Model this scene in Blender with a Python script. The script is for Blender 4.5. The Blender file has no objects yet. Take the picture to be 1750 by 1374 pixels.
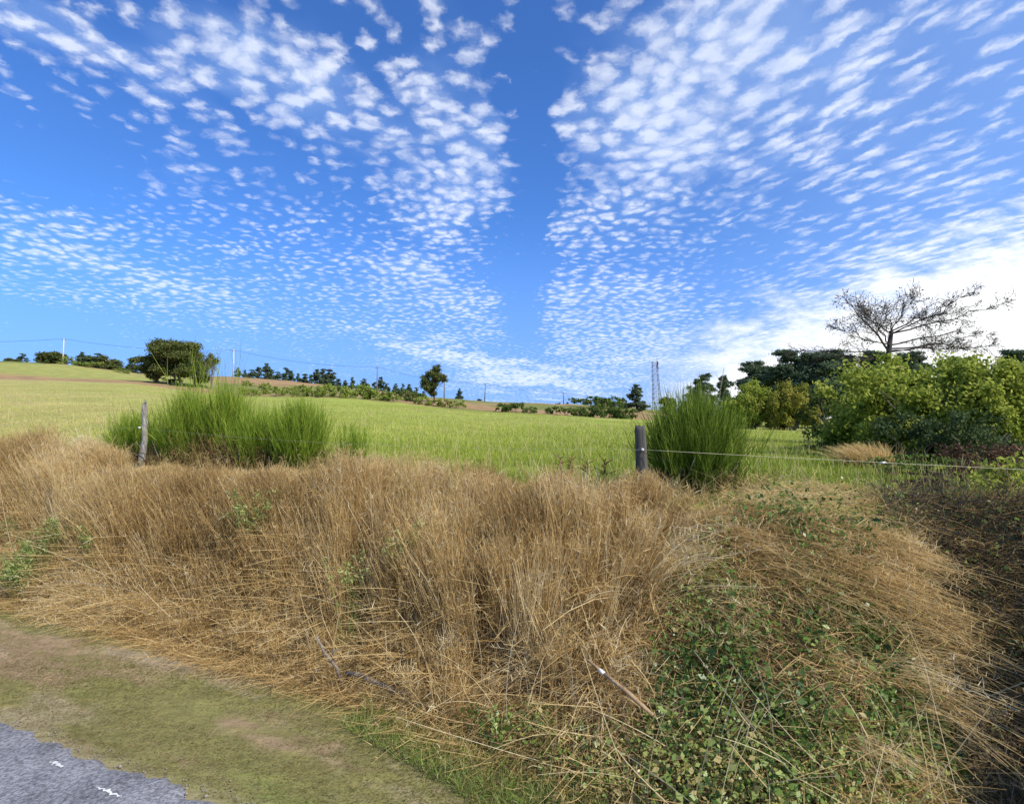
import bpy, math, random
import numpy as np
from mathutils import Vector

scene = bpy.context.scene
COL = scene.collection
R = math.radians

# ------------------------------------------------------------------ camera
CAM_Z = 2.4
F = 972.0                     # focal length in photo pixels (photo 1750 x 1374)
PITCH = 3.0
cam_d = bpy.data.cameras.new("camera")
cam = bpy.data.objects.new("camera", cam_d); COL.objects.link(cam)
cam_d.sensor_fit = 'HORIZONTAL'; cam_d.sensor_width = 36.0
cam_d.lens = 36.0 * F / 1750.0
cam_d.clip_start = 0.05; cam_d.clip_end = 6000
cam.location = (0, 0, CAM_Z); cam.rotation_euler = (R(90 + PITCH), 0, 0)
scene.camera = cam

# ------------------------------------------------------------------ light
SUN_AZ, SUN_EL = 128.0, 43.0      # azimuth from +Y towards +X
SUN_STR, SKY_STR, EXPOSURE = 4.6, 0.10, 0.28
sv = Vector((math.sin(R(SUN_AZ)) * math.cos(R(SUN_EL)), math.cos(R(SUN_AZ)) * math.cos(R(SUN_EL)), math.sin(R(SUN_EL))))
sl = bpy.data.lights.new("sun", 'SUN'); sl.energy = SUN_STR; sl.angle = R(0.5); sl.color = (1.0, 0.94, 0.84)
so = bpy.data.objects.new("sun", sl); COL.objects.link(so)
so.rotation_euler = (-sv).to_track_quat('-Z', 'Y').to_euler(); so.location = (30, 0, 40)

world = bpy.data.worlds.new("World"); scene.world = world; world.use_nodes = True
world.cycles.sampling_method = 'MANUAL'; world.cycles.sample_map_resolution = 256
nt = world.node_tree; nt.nodes.clear()
def N(tp, **kw):
    n = nt.nodes.new(tp)
    for k, v in kw.items(): setattr(n, k, v)
    return n
def lk(a, b): nt.links.new(a, b)
def setin(sock, v):
    if isinstance(v, (int, float, tuple)): sock.default_value = v
    else: lk(v, sock)
def M(op, a, b=0.0, c=None, clamp=False):
    n = N('ShaderNodeMath', operation=op); n.use_clamp = clamp
    setin(n.inputs[0], a); setin(n.inputs[1], b)
    if c is not None: setin(n.inputs[2], c)
    return n.outputs[0]
def MR(v, a, b, c=0.0, d=1.0, smooth=True):
    n = N('ShaderNodeMapRange'); n.interpolation_type = 'SMOOTHSTEP' if smooth else 'LINEAR'
    n.clamp = True
    setin(n.inputs[0], v)
    for i, q in enumerate((a, b, c, d)): setin(n.inputs[1 + i], q)
    return n.outputs[0]
def MIX(f, a, b):
    n = N('ShaderNodeMix', data_type='RGBA'); n.clamp_factor = True
    setin(n.inputs[0], f); setin(n.inputs[6], a); setin(n.inputs[7], b)
    return n.outputs[2]
def CXYZ(x, y, z=0.0):
    n = N('ShaderNodeCombineXYZ'); setin(n.inputs[0], x); setin(n.inputs[1], y); setin(n.inputs[2], z); return n.outputs[0]

sky = N('ShaderNodeTexSky'); sky.sky_type = 'NISHITA'; sky.sun_disc = False
sky.sun_elevation = R(SUN_EL); sky.sun_rotation = R(SUN_AZ)
sky.air_density = 1.0; sky.dust_density = 0.6; sky.ozone_density = 3.0
tc = N('ShaderNodeTexCoord')
sep = N('ShaderNodeSeparateXYZ'); lk(tc.outputs['Generated'], sep.inputs[0])
dx, dy, dz = sep.outputs
zc = M('MAXIMUM', dz, 0.015)
# the cloud layer is a flat sheet overhead: P is where the view ray meets it
Px = M('DIVIDE', dx, M('ADD', zc, 0.08)); Py = M('DIVIDE', dy, M('ADD', zc, 0.08))
yc = M('MAXIMUM', dy, 0.08)
U = M('DIVIDE', dx, yc); V = M('DIVIDE', dz, yc)      # bearing and height, for where the cloud fields lie
def noise(vec, scale, detail=4.0, rough=0.55, dist=0.0):
    n = N('ShaderNodeTexNoise'); n.noise_dimensions = '2D'; lk(vec, n.inputs['Vector'])
    n.inputs['Scale'].default_value = scale; n.inputs['Detail'].default_value = detail
    n.inputs['Roughness'].default_value = rough; n.inputs['Distortion'].default_value = dist
    return n
wob = N('ShaderNodeSeparateColor'); lk(noise(CXYZ(Px, Py), 1.9, 4.0, .6).outputs['Color'], wob.inputs[0])
Uw = M('ADD', U, M('MULTIPLY', M('SUBTRACT', wob.outputs[0], .5), .17)); Vw = M('ADD', V, M('MULTIPLY', M('SUBTRACT', wob.outputs[1], .5), .12))
def ell(px, py, rx, ry, rot=0.0):
    """soft blob of cloud field at a bearing/height (1 in the middle, 0 at the rim)"""
    cu, cv = (px - 875) / F, (738 - py) / F
    c, s = math.cos(R(rot)), math.sin(R(rot))
    du = M('SUBTRACT', Uw, cu); dv = M('SUBTRACT', Vw, cv)
    a = M('DIVIDE', M('ADD', M('MULTIPLY', du, c), M('MULTIPLY', dv, s)), rx / F)
    b = M('DIVIDE', M('SUBTRACT', M('MULTIPLY', dv, c), M('MULTIPLY', du, s)), ry / F)
    d2 = M('ADD', M('MULTIPLY', a, a), M('MULTIPLY', b, b))
    return MR(M('SQRT', d2), 1.0, 0.25)
cov = 0.0
def addcov(c, e, w): return M('ADD', c, M('MULTIPLY', e, w))
COVER = [  # px, py, rx, ry, tilt, weight
    (1230, 90, 450, 260, 25, .30), (1080, 330, 200, 280, -25, .12), (1040, 560, 220, 120, 10, .16),
    (1500, 280, 420, 200, 25, .06), (1600, 440, 420, 110, 22, .16), (1200, 600, 240, 60, 10, .12),
    (320, 40, 170, 150, -30, .20), (440, 110, 160, 170, -40, .18), (560, 200, 190, 130, -30, .18), (30, 20, 150, 80, -30, .18),
    (180, 90, 140, 60, -35, .10), (780, 200, 170, 270, -25, .18), (780, 400, 160, 140, 0, .10), (720, 490, 200, 80, -25, .16),
    (560, 420, 340, 180, -15, .01), (200, 590, 520, 60, -12, -.22), (330, 250, 160, 150, -35, .05), (90, 410, 200, 70, -15, .14), (280, 490, 330, 60, -14, .10),
    (820, 620, 260, 34, -14, .34), (190, 565, 160, 22, -14, .14), (960, 655, 330, 24, 0, .18),
    (60, 250, 250, 105, -12, -.42), (440, 250, 240, 28, -40, -.16), (908, 200, 62, 400, 0, -.40), (890, 480, 65, 150, 10, -.30), (600, 330, 120, 40, -35, -.10),
    (1300, 420, 200, 50, 25, -.10), (300, 575, 300, 36, -15, -.12), (900, 570, 80, 60, 0, -.25), (520, 600, 260, 50, -10, -.12), (80, 545, 190, 40, -15, -.16),
    (0, 610, 300, 60, 0, -.2), (700, 665, 140, 30, -12, -.25), (1130, 650, 140, 30, 0, -.05),
]
for (px, py, rx, ry, ro, w) in COVER: cov = addcov(cov, ell(px, py, rx, ry, ro), w)
# wind combs the sheet: towards the west the cells stay round, towards the east they are drawn out
eastm = MR(U, 0.20, 0.62)
Pq = CXYZ(Px, Py, 0.0)
def voffset(vec, src, amt):
    a = N('ShaderNodeVectorMath', operation='SUBTRACT'); lk(src, a.inputs[0]); a.inputs[1].default_value = (.5, .5, .5)
    b = N('ShaderNodeVectorMath', operation='SCALE'); lk(a.outputs[0], b.inputs[0]); b.inputs['Scale'].default_value = amt
    c = N('ShaderNodeVectorMath', operation='ADD'); lk(vec, c.inputs[0]); lk(b.outputs[0], c.inputs[1]); return c.outputs[0]
pw = voffset(Pq, noise(Pq, 2.4, 2.0).outputs['Color'], .12)
pw = voffset(pw, noise(Pq, 22.0, 3.0, .6).outputs['Color'], .055)
def turned(vec, ang, sx, sy):
    n = N('ShaderNodeMapping'); n.vector_type = 'TEXTURE'; lk(vec, n.inputs['Vector'])
    n.inputs['Rotation'].default_value = (0, 0, R(ang)); n.inputs['Scale'].default_value = (sx, sy, 1); return n.outputs[0]
def layer(vec, sc):
    vo = N('ShaderNodeTexVoronoi'); vo.voronoi_dimensions = '2D'; vo.feature = 'SMOOTH_F1'; lk(vec, vo.inputs['Vector'])
    vo.inputs['Scale'].default_value = sc; vo.inputs['Smoothness'].default_value = .35; vo.inputs['Randomness'].default_value = .95
    nb = noise(vec, sc * 1.1, 6.0, .60)
    return M('ADD', M('MULTIPLY', M('SUBTRACT', .50, vo.outputs['Distance']), .92), M('MULTIPLY', M('SUBTRACT', nb.outputs['Fac'], .5), .72))
big = layer(pw, 14.5)
fine = layer(pw, 18.5)
strk = layer(turned(pw, -62, 2.0, .85), 16.0)
lowm = MR(V, .58, .34)
west = M('ADD', M('MULTIPLY', big, M('SUBTRACT', 1.0, lowm)), M('MULTIPLY', fine, lowm))
shape = M('ADD', M('MULTIPLY', west, M('SUBTRACT', 1.0, eastm)), M('MULTIPLY', strk, eastm))
patch = noise(Pq, 2.6, 3.0, .6)
dens0 = M('ADD', M('ADD', shape, cov), M('MULTIPLY', M('SUBTRACT', patch.outputs['Fac'], .5), .40))
dens = M('MULTIPLY', MR(dens0, .05, .68), MR(patch.outputs['Fac'], .25, .7, .72, 1.0))
# thin veil and the bright bank of cloud low in the east
veil = M('ADD', M('MULTIPLY', MR(U, .05, .95), .26), M('MULTIPLY', MR(M('ADD', cov, M('MULTIPLY', M('SUBTRACT', patch.outputs['Fac'], .5), .4)), .02, .42), .30))
bank_line = M('ADD', .085, M('MULTIPLY', M('MAXIMUM', M('SUBTRACT', U, .22), 0.0), .385))
bnoise = noise(CXYZ(M('MULTIPLY', U, 6.0), M('MULTIPLY', V, 16.0)), 1.6, 6.0, .65)
bl = M('SUBTRACT', M('ADD', bank_line, M('MULTIPLY', M('SUBTRACT', bnoise.outputs['Fac'], .5), .26)), V)
bank = M('MULTIPLY', MR(bl, -.08, .09), MR(U, .18, .42))
haze = M('MULTIPLY', MR(V, .40, .02), .75)
# ----- colours (sky physically from the Sky Texture, slightly deepened as the photo's camera does)
tint = N('ShaderNodeMix', data_type='RGBA'); tint.blend_type = 'MULTIPLY'; tint.inputs[0].default_value = 1.0
lk(sky.outputs[0], tint.inputs[6]); tint.inputs[7].default_value = (0.58, 1.03, 1.70, 1)
white = (8.6, 9.0, 9.8, 1)
c1 = MIX(haze, tint.outputs[2], (2.0, 3.6, 8.6, 1))
c2 = MIX(veil, c1, (4.6, 6.6, 10.4, 1))
c3 = MIX(M('MULTIPLY', dens, .70), c2, white)
c4 = MIX(MR(dz, -.03, -.005), (.9, .8, .55, 1), MIX(bank, c3, (10.4, 10.5, 10.6, 1)))
bg = N('ShaderNodeBackground'); lk(c4, bg.inputs[0]); bg.inputs[1].default_value = SKY_STR
wo = N('ShaderNodeOutputWorld'); lk(bg.outputs[0], wo.inputs[0])

scene.view_settings.view_transform = 'Standard'; scene.view_settings.look = 'None'
scene.view_settings.exposure = EXPOSURE; scene.view_settings.gamma = 1.0
scene.render.engine = 'CYCLES'
cy = scene.cycles
cy.max_bounces = 4; cy.diffuse_bounces = 2; cy.glossy_bounces = 1; cy.transmission_bounces = 2; cy.transparent_max_bounces = 4
cy.use_denoising = True

# ================================================================== helpers
def rg(seed): return np.random.default_rng(seed)
def unit(v): return v / np.maximum(np.linalg.norm(v, axis=-1, keepdims=True), 1e-9)

_tab = rg(7).random((256, 256))
def vnoise(x, y, seed=0):
    x = np.asarray(x, float) + seed * 17.3; y = np.asarray(y, float) + seed * 9.1
    xi = np.floor(x).astype(int); yi = np.floor(y).astype(int); fx = x - xi; fy = y - yi
    fx = fx * fx * (3 - 2 * fx); fy = fy * fy * (3 - 2 * fy)
    g = lambda i, j: _tab[i % 256, j % 256]
    return (g(xi, yi) * (1 - fx) + g(xi + 1, yi) * fx) * (1 - fy) + (g(xi, yi + 1) * (1 - fx) + g(xi + 1, yi + 1) * fx) * fy
def fbm(x, y, seed=0, o=4):
    s = 0; a = .5; k = 1.0
    for i in range(o):
        s = s + a * vnoise(np.asarray(x) * k, np.asarray(y) * k, seed + i); a *= .5; k *= 2.03
    return s / (1 - .5 ** o)
def sstep(a, b, x):
    t = np.clip((x - a) / (b - a), 0, 1); return t * t * (3 - 2 * t)

# ---------------------------------------------------------------- terrain
TX, TY = -0.917, 0.400          # along the road, leftwards
NX, NY = 0.400, 0.917           # away from the road
FENCE_S = 6.6
U_T = np.array([-1.3, -.90, -.79, -.66, -.49, -.28, -.16, -.026, .13, .21, .30, .55, .9, 1.4])
SKY_V = (738 - np.array([607, 617, 622, 639, 643, 662, 677, 686, 693, 696, 708, 716, 720, 722.])) / F
EDG_V = (738 - np.array([646, 648, 652, 658, 678, 685, 692, 704, 712, 716, 719, 724, 726, 728.])) / F
D_E, D_S = 100.0, 175.0
def to_sa(x, y): return NX * x + NY * y, TX * x + TY * y
def to_xy(s, a): return NX * s + TX * a, NY * s + TY * a
def base_s(a): return np.interp(a, [-6, -1.4, -.95, -.4, 1.2, 3.3, 10.5, 20], [5.5, 5.3, 3.9, 3.3, 3.75, 4.4, 4.85, 5.0])
def top_s(a): return np.interp(a, [-6, -1.5, -.85, 0, 2, 20], [7.2, 7.0, 6.2, 6.0, 6.1, 6.25])
def zfield(x, y):
    yy = np.maximum(y, .5); u = np.clip(x / yy, -1.3, 1.4)
    yf = 6.5 / np.maximum(NX * u + NY, .25)
    ze = CAM_Z + np.interp(u, U_T, EDG_V) * D_E; zs = CAM_Z + np.interp(u, U_T, SKY_V) * D_S
    z1 = 1.6 + (ze - 1.6) * np.clip((yy - yf) / (D_E - yf), 0, 1)
    z2 = ze + (zs - ze) * np.clip((yy - D_E) / (D_S - D_E), 0, 1)
    z3 = zs - .035 * np.clip(yy - D_S, 0, 350)
    z = np.where(yy < D_E, z1, np.where(yy < D_S, z2, z3))
    return np.where(y < 1.0, 1.6, z)
def zg(x, y):
    x = np.asarray(x, float); y = np.asarray(y, float)
    s, a = to_sa(x, y); b = base_s(a); t = top_s(a)
    k = np.clip((s - b) / (t - b), 0, 1); k = k * k * (3 - 2 * k) * .55 + k * .45
    bump = (fbm(x * .9, y * .9, 3) - .5) * .34 * np.clip(k * 3, 0, 1) * np.clip((12 - s) / 5, 0, 1)
    far = (fbm(x * .05, y * .05, 9) - .5) * 1.2 * np.clip((s - 25) / 60, 0, 1)
    verge = (fbm(x * .7, y * .7, 5) - .5) * .05 * np.clip((s - 2.75) * 3, 0, 1)
    return k * zfield(x, y) + bump + far + verge
cp, sp = math.cos(R(PITCH)), math.sin(R(PITCH))
def gpos(px, Y):
    """the ground point at forward distance Y on the photograph's bearing px"""
    xr = (px - 875) / F; x = xr * Y
    for _ in range(4):
        v = (float(zg(x, Y)) - CAM_Z) / Y
        yu = (v * cp - sp) / (cp + v * sp); x = xr * Y / (cp - yu * sp)
    return Vector((x, Y, float(zg(x, Y))))
def ray(px, py):
    xr = (px - 875) / F; yu = (687 - py) / F
    return xr, cp - yu * sp, sp + yu * cp
def hit(px, py, back=0.0):
    """where the bearing of a photo pixel meets the ground (or a little in front of it)"""
    dx_, dy_, dz_ = ray(px, py); q = np.linspace(1.5, 60, 6000)
    z = CAM_Z + dz_ * q; g = zg(dx_ * q, dy_ * q); k = q[int(np.argmax(z < g))] - back
    return Vector((dx_ * k, dy_ * k, CAM_Z + dz_ * k))
def zpix(py, Y, px=875):
    dx_, dy_, dz_ = ray(px, py); return CAM_Z + dz_ / dy_ * Y

# ---------------------------------------------------------------- mesh building
def make_mesh(name, verts, faces, mat, tint=None, parent=None, smooth=False, col=None, link=True):
    """faces: one int array (n,k) or a list of them"""
    me = bpy.data.meshes.new(name)
    fl = faces if isinstance(faces, list) else [faces]
    fl = [np.asarray(f, np.int32) for f in fl if len(f)]
    verts = np.asarray(verts, np.float32)
    loops = np.concatenate([f.ravel() for f in fl]); cnt = np.concatenate([np.full(len(f), f.shape[1], np.int32) for f in fl])
    starts = np.concatenate([[0], np.cumsum(cnt)[:-1]]).astype(np.int32)
    me.vertices.add(len(verts)); me.vertices.foreach_set('co', verts.ravel())
    me.loops.add(len(loops)); me.loops.foreach_set('vertex_index', loops.astype(np.int32))
    me.polygons.add(len(cnt)); me.polygons.foreach_set('loop_start', starts); me.polygons.foreach_set('loop_total', cnt)
    if smooth: me.polygons.foreach_set('use_smooth', np.ones(len(cnt), bool))
    if tint is not None:
        at = me.attributes.new('tint', 'FLOAT', 'POINT'); at.data.foreach_set('value', np.asarray(tint, np.float32))
    if col is not None:
        at = me.attributes.new('zone', 'FLOAT_COLOR', 'POINT')
        c4_ = np.ones((len(verts), 4), np.float32); c4_[:, :3] = col; at.data.foreach_set('color', c4_.ravel())
    me.update(calc_edges=True); me.materials.append(mat)
    if not link: return me
    o = bpy.data.objects.new(name, me); COL.objects.link(o)
    if parent is not None: o.parent = parent
    return o
class Bag:
    """collects shapes that become ONE mesh"""
    def __init__(s): s.v = []; s.q = []; s.t3 = []; s.tn = []; s.n = 0
    def add(s, v, q=None, t3=None, tint=.5):
        v = np.asarray(v, float).reshape(-1, 3)
        if q is not None and len(q): s.q.append(np.asarray(q) + s.n)
        if t3 is not None and len(t3): s.t3.append(np.asarray(t3) + s.n)
        s.v.append(v); s.tn.append(np.broadcast_to(np.asarray(tint, float), (len(v),)).copy()); s.n += len(v)
    def build(s, name, mat, parent=None, smooth=False, link=True):
        f = []
        if s.q: f.append(np.concatenate(s.q))
        if s.t3: f.append(np.concatenate(s.t3))
        return make_mesh(name, np.concatenate(s.v), f, mat, np.concatenate(s.tn), parent, smooth, link=link)
def ribbons(bag, P, D, L, W, bend, nseg, rng, tint, taper=.8):
    n = len(P); t = np.linspace(0, 1, nseg + 1)
    D = unit(D); L = np.broadcast_to(L, (n,)); W = np.broadcast_to(W, (n,))
    pts = P[:, None] + D[:, None] * (L[:, None] * t)[:, :, None] + bend[:, None] * (L[:, None] * t ** 2)[:, :, None]
    side = unit(np.cross(D, rng.normal(size=(n, 3))))
    w = (W[:, None] * .5 * (1 - taper * t[None] ** 1.5))[:, :, None] * side[:, None]
    v = np.stack([pts - w, pts + w], 2).reshape(-1, 3)
    S = nseg + 1; b0 = (np.arange(n) * S * 2)[:, None] + (np.arange(nseg) * 2)[None]
    q = np.stack([b0, b0 + 1, b0 + 3, b0 + 2], -1).reshape(-1, 4)
    bag.add(v, q, tint=np.repeat(np.broadcast_to(tint, (n,)), S * 2))
    return pts
def leaves(bag, P, size, rng, tint, up=.35, aspect=.6, out=None):
    """leaf-shaped quads (a folded diamond) scattered at P"""
    n = len(P); nr = rng.normal(size=(n, 3))
    if out is not None: nr = nr + out * 1.0
    nr[:, 2] += up * 2; nr = unit(nr)
    a = unit(np.cross(nr, rng.normal(size=(n, 3)))); b = np.cross(nr, a)
    sz = np.broadcast_to(size, (n,))[:, None] * rng.uniform(.6, 1.35, (n, 1))
    v = np.stack([P - a * sz * .5, P + b * sz * aspect * .5 + nr * sz * .08, P + a * sz * .5, P - b * sz * aspect * .5 + nr * sz * .08], 1).reshape(-1, 3)
    q = np.arange(n * 4).reshape(-1, 4)
    bag.add(v, q, tint=np.repeat(np.broadcast_to(tint, (n,)), 4))
def tube(bag, pts, rad, k=6, tint=.5, cap=True):
    pts = np.asarray(pts, float); n = len(pts); rad = np.broadcast_to(rad, (n,))
    tg = unit(np.gradient(pts, axis=0)); ref = np.array([.31, .87, .21]) if abs(tg[0, 2]) > .5 else np.array([.05, .1, 1.])
    a = unit(np.cross(tg, ref)); b = np.cross(tg, a); th = np.arange(k) * 2 * math.pi / k
    v = pts[:, None] + rad[:, None, None] * (np.cos(th)[None, :, None] * a[:, None] + np.sin(th)[None, :, None] * b[:, None])
    i = np.arange(n - 1)[:, None] * k; j = np.arange(k)[None]; j2 = (j + 1) % k
    q = np.stack([i + j, i + j2, i + k + j2, i + k + j], -1).reshape(-1, 4)
    v = v.reshape(-1, 3); t3 = None
    if cap:
        v = np.concatenate([v, pts[-1:] + tg[-1:] * rad[-1] * .3, pts[:1]]); e = (n - 1) * k; jj = np.arange(k)
        t3 = np.concatenate([np.stack([e + jj, e + (jj + 1) % k, np.full(k, n * k)], 1), np.stack([(jj + 1) % k, jj, np.full(k, n * k + 1)], 1)])
    bag.add(v, q, t3, tint)
def box(bag, c, d, tint=.5):
    c = np.array(c, float); d = np.array(d, float) / 2
    v = np.array([[x, y, z] for x in (-1, 1) for y in (-1, 1) for z in (-1, 1)]) * d + c
    bag.add(v, [[0, 1, 3, 2], [4, 6, 7, 5], [0, 4, 5, 1], [2, 3, 7, 6], [0, 2, 6, 4], [1, 5, 7, 3]], tint=tint)

# ---------------------------------------------------------------- materials
class NT:
    def __init__(s, m): s.t = m.node_tree; s.t.nodes.clear()
    def n(s, tp, **kw):
        x = s.t.nodes.new(tp)
        for k, v in kw.items(): setattr(x, k, v)
        return x
    def l(s, a, b): s.t.links.new(a, b)
def ramp(nt_, stops, fac):
    r = nt_.n('ShaderNodeValToRGB'); e = r.color_ramp.elements
    while len(e) > 1: e.remove(e[-1])
    e[0].position, e[0].color = stops[0][0], (*stops[0][1], 1)
    for p, c in stops[1:]:
        x = e.new(p); x.color = (*c, 1)
    nt_.l(fac, r.inputs[0]); return r.outputs[0]
def leaf_mat(name, stops, trans=.35, gloss=0.0):
    """thin leaf or stalk: its own colour from the 'tint' attribute, part of the light passes through"""
    m = bpy.data.materials.new(name); m.use_nodes = True; t = NT(m)
    a = t.n('ShaderNodeAttribute', attribute_name='tint')
    c = ramp(t, stops, a.outputs['Fac'])
    d = t.n('ShaderNodeBsdfDiffuse'); t.l(c, d.inputs[0])
    tr = t.n('ShaderNodeBsdfTranslucent'); t.l(c, tr.inputs[0])
    mx = t.n('ShaderNodeMixShader'); mx.inputs[0].default_value = trans; t.l(d.outputs[0], mx.inputs[1]); t.l(tr.outputs[0], mx.inputs[2])
    outp = mx.outputs[0]
    if gloss > 0:
        g = t.n('ShaderNodeBsdfGlossy'); g.inputs['Roughness'].default_value = .38; g.inputs[0].default_value = (1, 1, 1, 1)
        m2 = t.n('ShaderNodeMixShader'); m2.inputs[0].default_value = gloss; t.l(outp, m2.inputs[1]); t.l(g.outputs[0], m2.inputs[2]); outp = m2.outputs[0]
    o = t.n('ShaderNodeOutputMaterial'); t.l(outp, o.inputs[0]); return m
def bark_mat(name, c1, c2, scale=14.0, stretch=.15, rough=.85, bump=.4):
    m = bpy.data.materials.new(name); m.use_nodes = True; t = NT(m)
    tc_ = t.n('ShaderNodeTexCoord'); mp = t.n('ShaderNodeMapping'); t.l(tc_.outputs['Object'], mp.inputs[0]); mp.inputs['Scale'].default_value = (1, 1, stretch)
    no = t.n('ShaderNodeTexNoise'); t.l(mp.outputs[0], no.inputs['Vector']); no.inputs['Scale'].default_value = scale; no.inputs['Detail'].default_value = 6; no.inputs['Roughness'].default_value = .65
    c = ramp(t, [(.3, c1), (.52, tuple((a + b) / 2 for a, b in zip(c1, c2))), (.7, c2)], no.outputs['Fac'])
    b = t.n('ShaderNodeBsdfPrincipled'); t.l(c, b.inputs['Base Color']); b.inputs['Roughness'].default_value = rough
    bp = t.n('ShaderNodeBump'); bp.inputs['Strength'].default_value = bump; bp.inputs['Distance'].default_value = .02; t.l(no.outputs['Fac'], bp.inputs['Height']); t.l(bp.outputs[0], b.inputs['Normal'])
    o = t.n('ShaderNodeOutputMaterial'); t.l(b.outputs[0], o.inputs[0]); return m
def plain_mat(name, c, rough=.6, metal=0.0):
    m = bpy.data.materials.new(name); m.use_nodes = True; t = NT(m)
    tc_ = t.n('ShaderNodeTexCoord'); no = t.n('ShaderNodeTexNoise'); t.l(tc_.outputs['Object'], no.inputs['Vector']); no.inputs['Scale'].default_value = 9; no.inputs['Detail'].default_value = 5
    col = ramp(t, [(.3, tuple(x * .72 for x in c)), (.7, c)], no.outputs['Fac'])
    b = t.n('ShaderNodeBsdfPrincipled'); t.l(col, b.inputs['Base Color']); b.inputs['Roughness'].default_value = rough; b.inputs['Metallic'].default_value = metal
    o = t.n('ShaderNodeOutputMaterial'); t.l(b.outputs[0], o.inputs[0]); return m

DRY = leaf_mat('dry_grass', [(0, (.22, .13, .05)), (.3, (.47, .315, .13)), (.6, (.68, .49, .215)), (.85, (.79, .625, .33)), (1, (.86, .75, .50))], .46)
DRYRED = leaf_mat('dead_weed', [(0, (.14, .075, .035)), (.5, (.27, .17, .075)), (.8, (.30, .28, .09)), (1, (.42, .32, .16))], .3)
FIELDG = leaf_mat('field_grass', [(0, (.18, .24, .03)), (.4, (.33, .39, .055)), (.7, (.48, .49, .12)), (.88, (.58, .50, .21)), (1, (.64, .50, .27))], .40)
VERGEG = leaf_mat('verge_grass', [(0, (.12, .14, .035)), (.4, (.22, .20, .07)), (.7, (.34, .27, .13)), (1, (.46, .36, .21))], .3)
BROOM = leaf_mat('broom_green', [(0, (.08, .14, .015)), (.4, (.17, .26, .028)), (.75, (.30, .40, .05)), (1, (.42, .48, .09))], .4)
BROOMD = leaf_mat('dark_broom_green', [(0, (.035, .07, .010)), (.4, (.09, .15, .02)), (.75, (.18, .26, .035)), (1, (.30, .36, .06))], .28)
IVY = leaf_mat('ivy_leaf', [(0, (.035, .07, .014)), (.4, (.085, .15, .028)), (.7, (.18, .26, .05)), (.88, (.32, .37, .10)), (1, (.40, .29, .12))], .28, .02)
OAK = leaf_mat('oak_leaf', [(0, (.050, .072, .024)), (.5, (.110, .138, .042)), (.85, (.19, .20, .066)), (1, (.27, .23, .085))], .3)
PINE = leaf_mat('pine_needle', [(0, (0.048, 0.080, 0.054)), (.5, (0.104, 0.152, 0.088)), (1, (0.224, 0.264, 0.136))], .3)
LIME = leaf_mat('light_leaf', [(0, (.12, .16, .025)), (.45, (.30, .36, .055)), (.8, (.48, .52, .11)), (1, (.56, .50, .15))], .5)
RUST = leaf_mat('autumn_leaf', [(0, (.13, .13, .02)), (.4, (.28, .29, .05)), (.75, (.42, .38, .09)), (1, (.44, .27, .09))], .4)
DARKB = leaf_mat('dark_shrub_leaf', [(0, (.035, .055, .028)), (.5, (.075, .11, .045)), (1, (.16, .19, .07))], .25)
BRAM = leaf_mat('bramble_leaf', [(0, (0.042, 0.077, 0.017)), (.5, (0.105, 0.161, 0.039)), (.85, (0.196, 0.238, 0.070)), (1, (0.336, 0.182, 0.084))], .25)
GORSE = leaf_mat('gorse_green', [(0, (0.105, 0.165, 0.030)), (.5, (0.225, 0.300, 0.053)), (1, (0.405, 0.420, 0.105))], .3)
WEED = leaf_mat('weed_leaf', [(0, (.14, .22, .05)), (.5, (.28, .36, .10)), (1, (.46, .50, .22))], .35)
BROWNLEAF = leaf_mat('withered_leaf', [(0, (.05, .032, .022)), (.6, (.13, .08, .05)), (1, (.22, .15, .09))], .2)
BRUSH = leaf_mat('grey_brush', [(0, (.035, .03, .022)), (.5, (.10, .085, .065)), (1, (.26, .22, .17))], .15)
STONE = plain_mat('grey_stone', (.30, .26, .21), .9)
BARK = bark_mat('tree_bark', (.025, .022, .02), (.075, .064, .056))
TWIG = bark_mat('twig_bark', (.10, .08, .06), (.26, .22, .18))
POSTW = bark_mat('weathered_post_wood', (.022, .02, .017), (.12, .112, .098), 22, .06, .9, .9)
POSTL = bark_mat('lichen_post_wood', (.07, .06, .045), (.50, .47, .40), 16, .35, .9, .9)
STAKE = bark_mat('split_stake_wood', (.18, .10, .045), (.46, .31, .17), 18, .2)
DEADW = bark_mat('grey_dead_wood', (.10, .08, .065), (.34, .29, .24), 24, .2)
POLE_L = plain_mat('pale_concrete_pole', (.62, .58, .53), .8)
POLE_D = plain_mat('grey_wood_pole', (.20, .19, .18), .8)
STEEL = plain_mat('galvanised_steel', (.20, .22, .25), .5, .3)
CABLE = plain_mat('dark_cable', (.06, .065, .075), .6)
TAPE = plain_mat('pale_fence_tape', (.74, .66, .42), .6)
WIRE = plain_mat('fence_wire', (.50, .48, .42), .5, .2)
PLASTIC = plain_mat('white_plastic', (.80, .80, .78), .4)
PAINT = plain_mat('worn_white_paint', (.74, .73, .70), .8)

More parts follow.
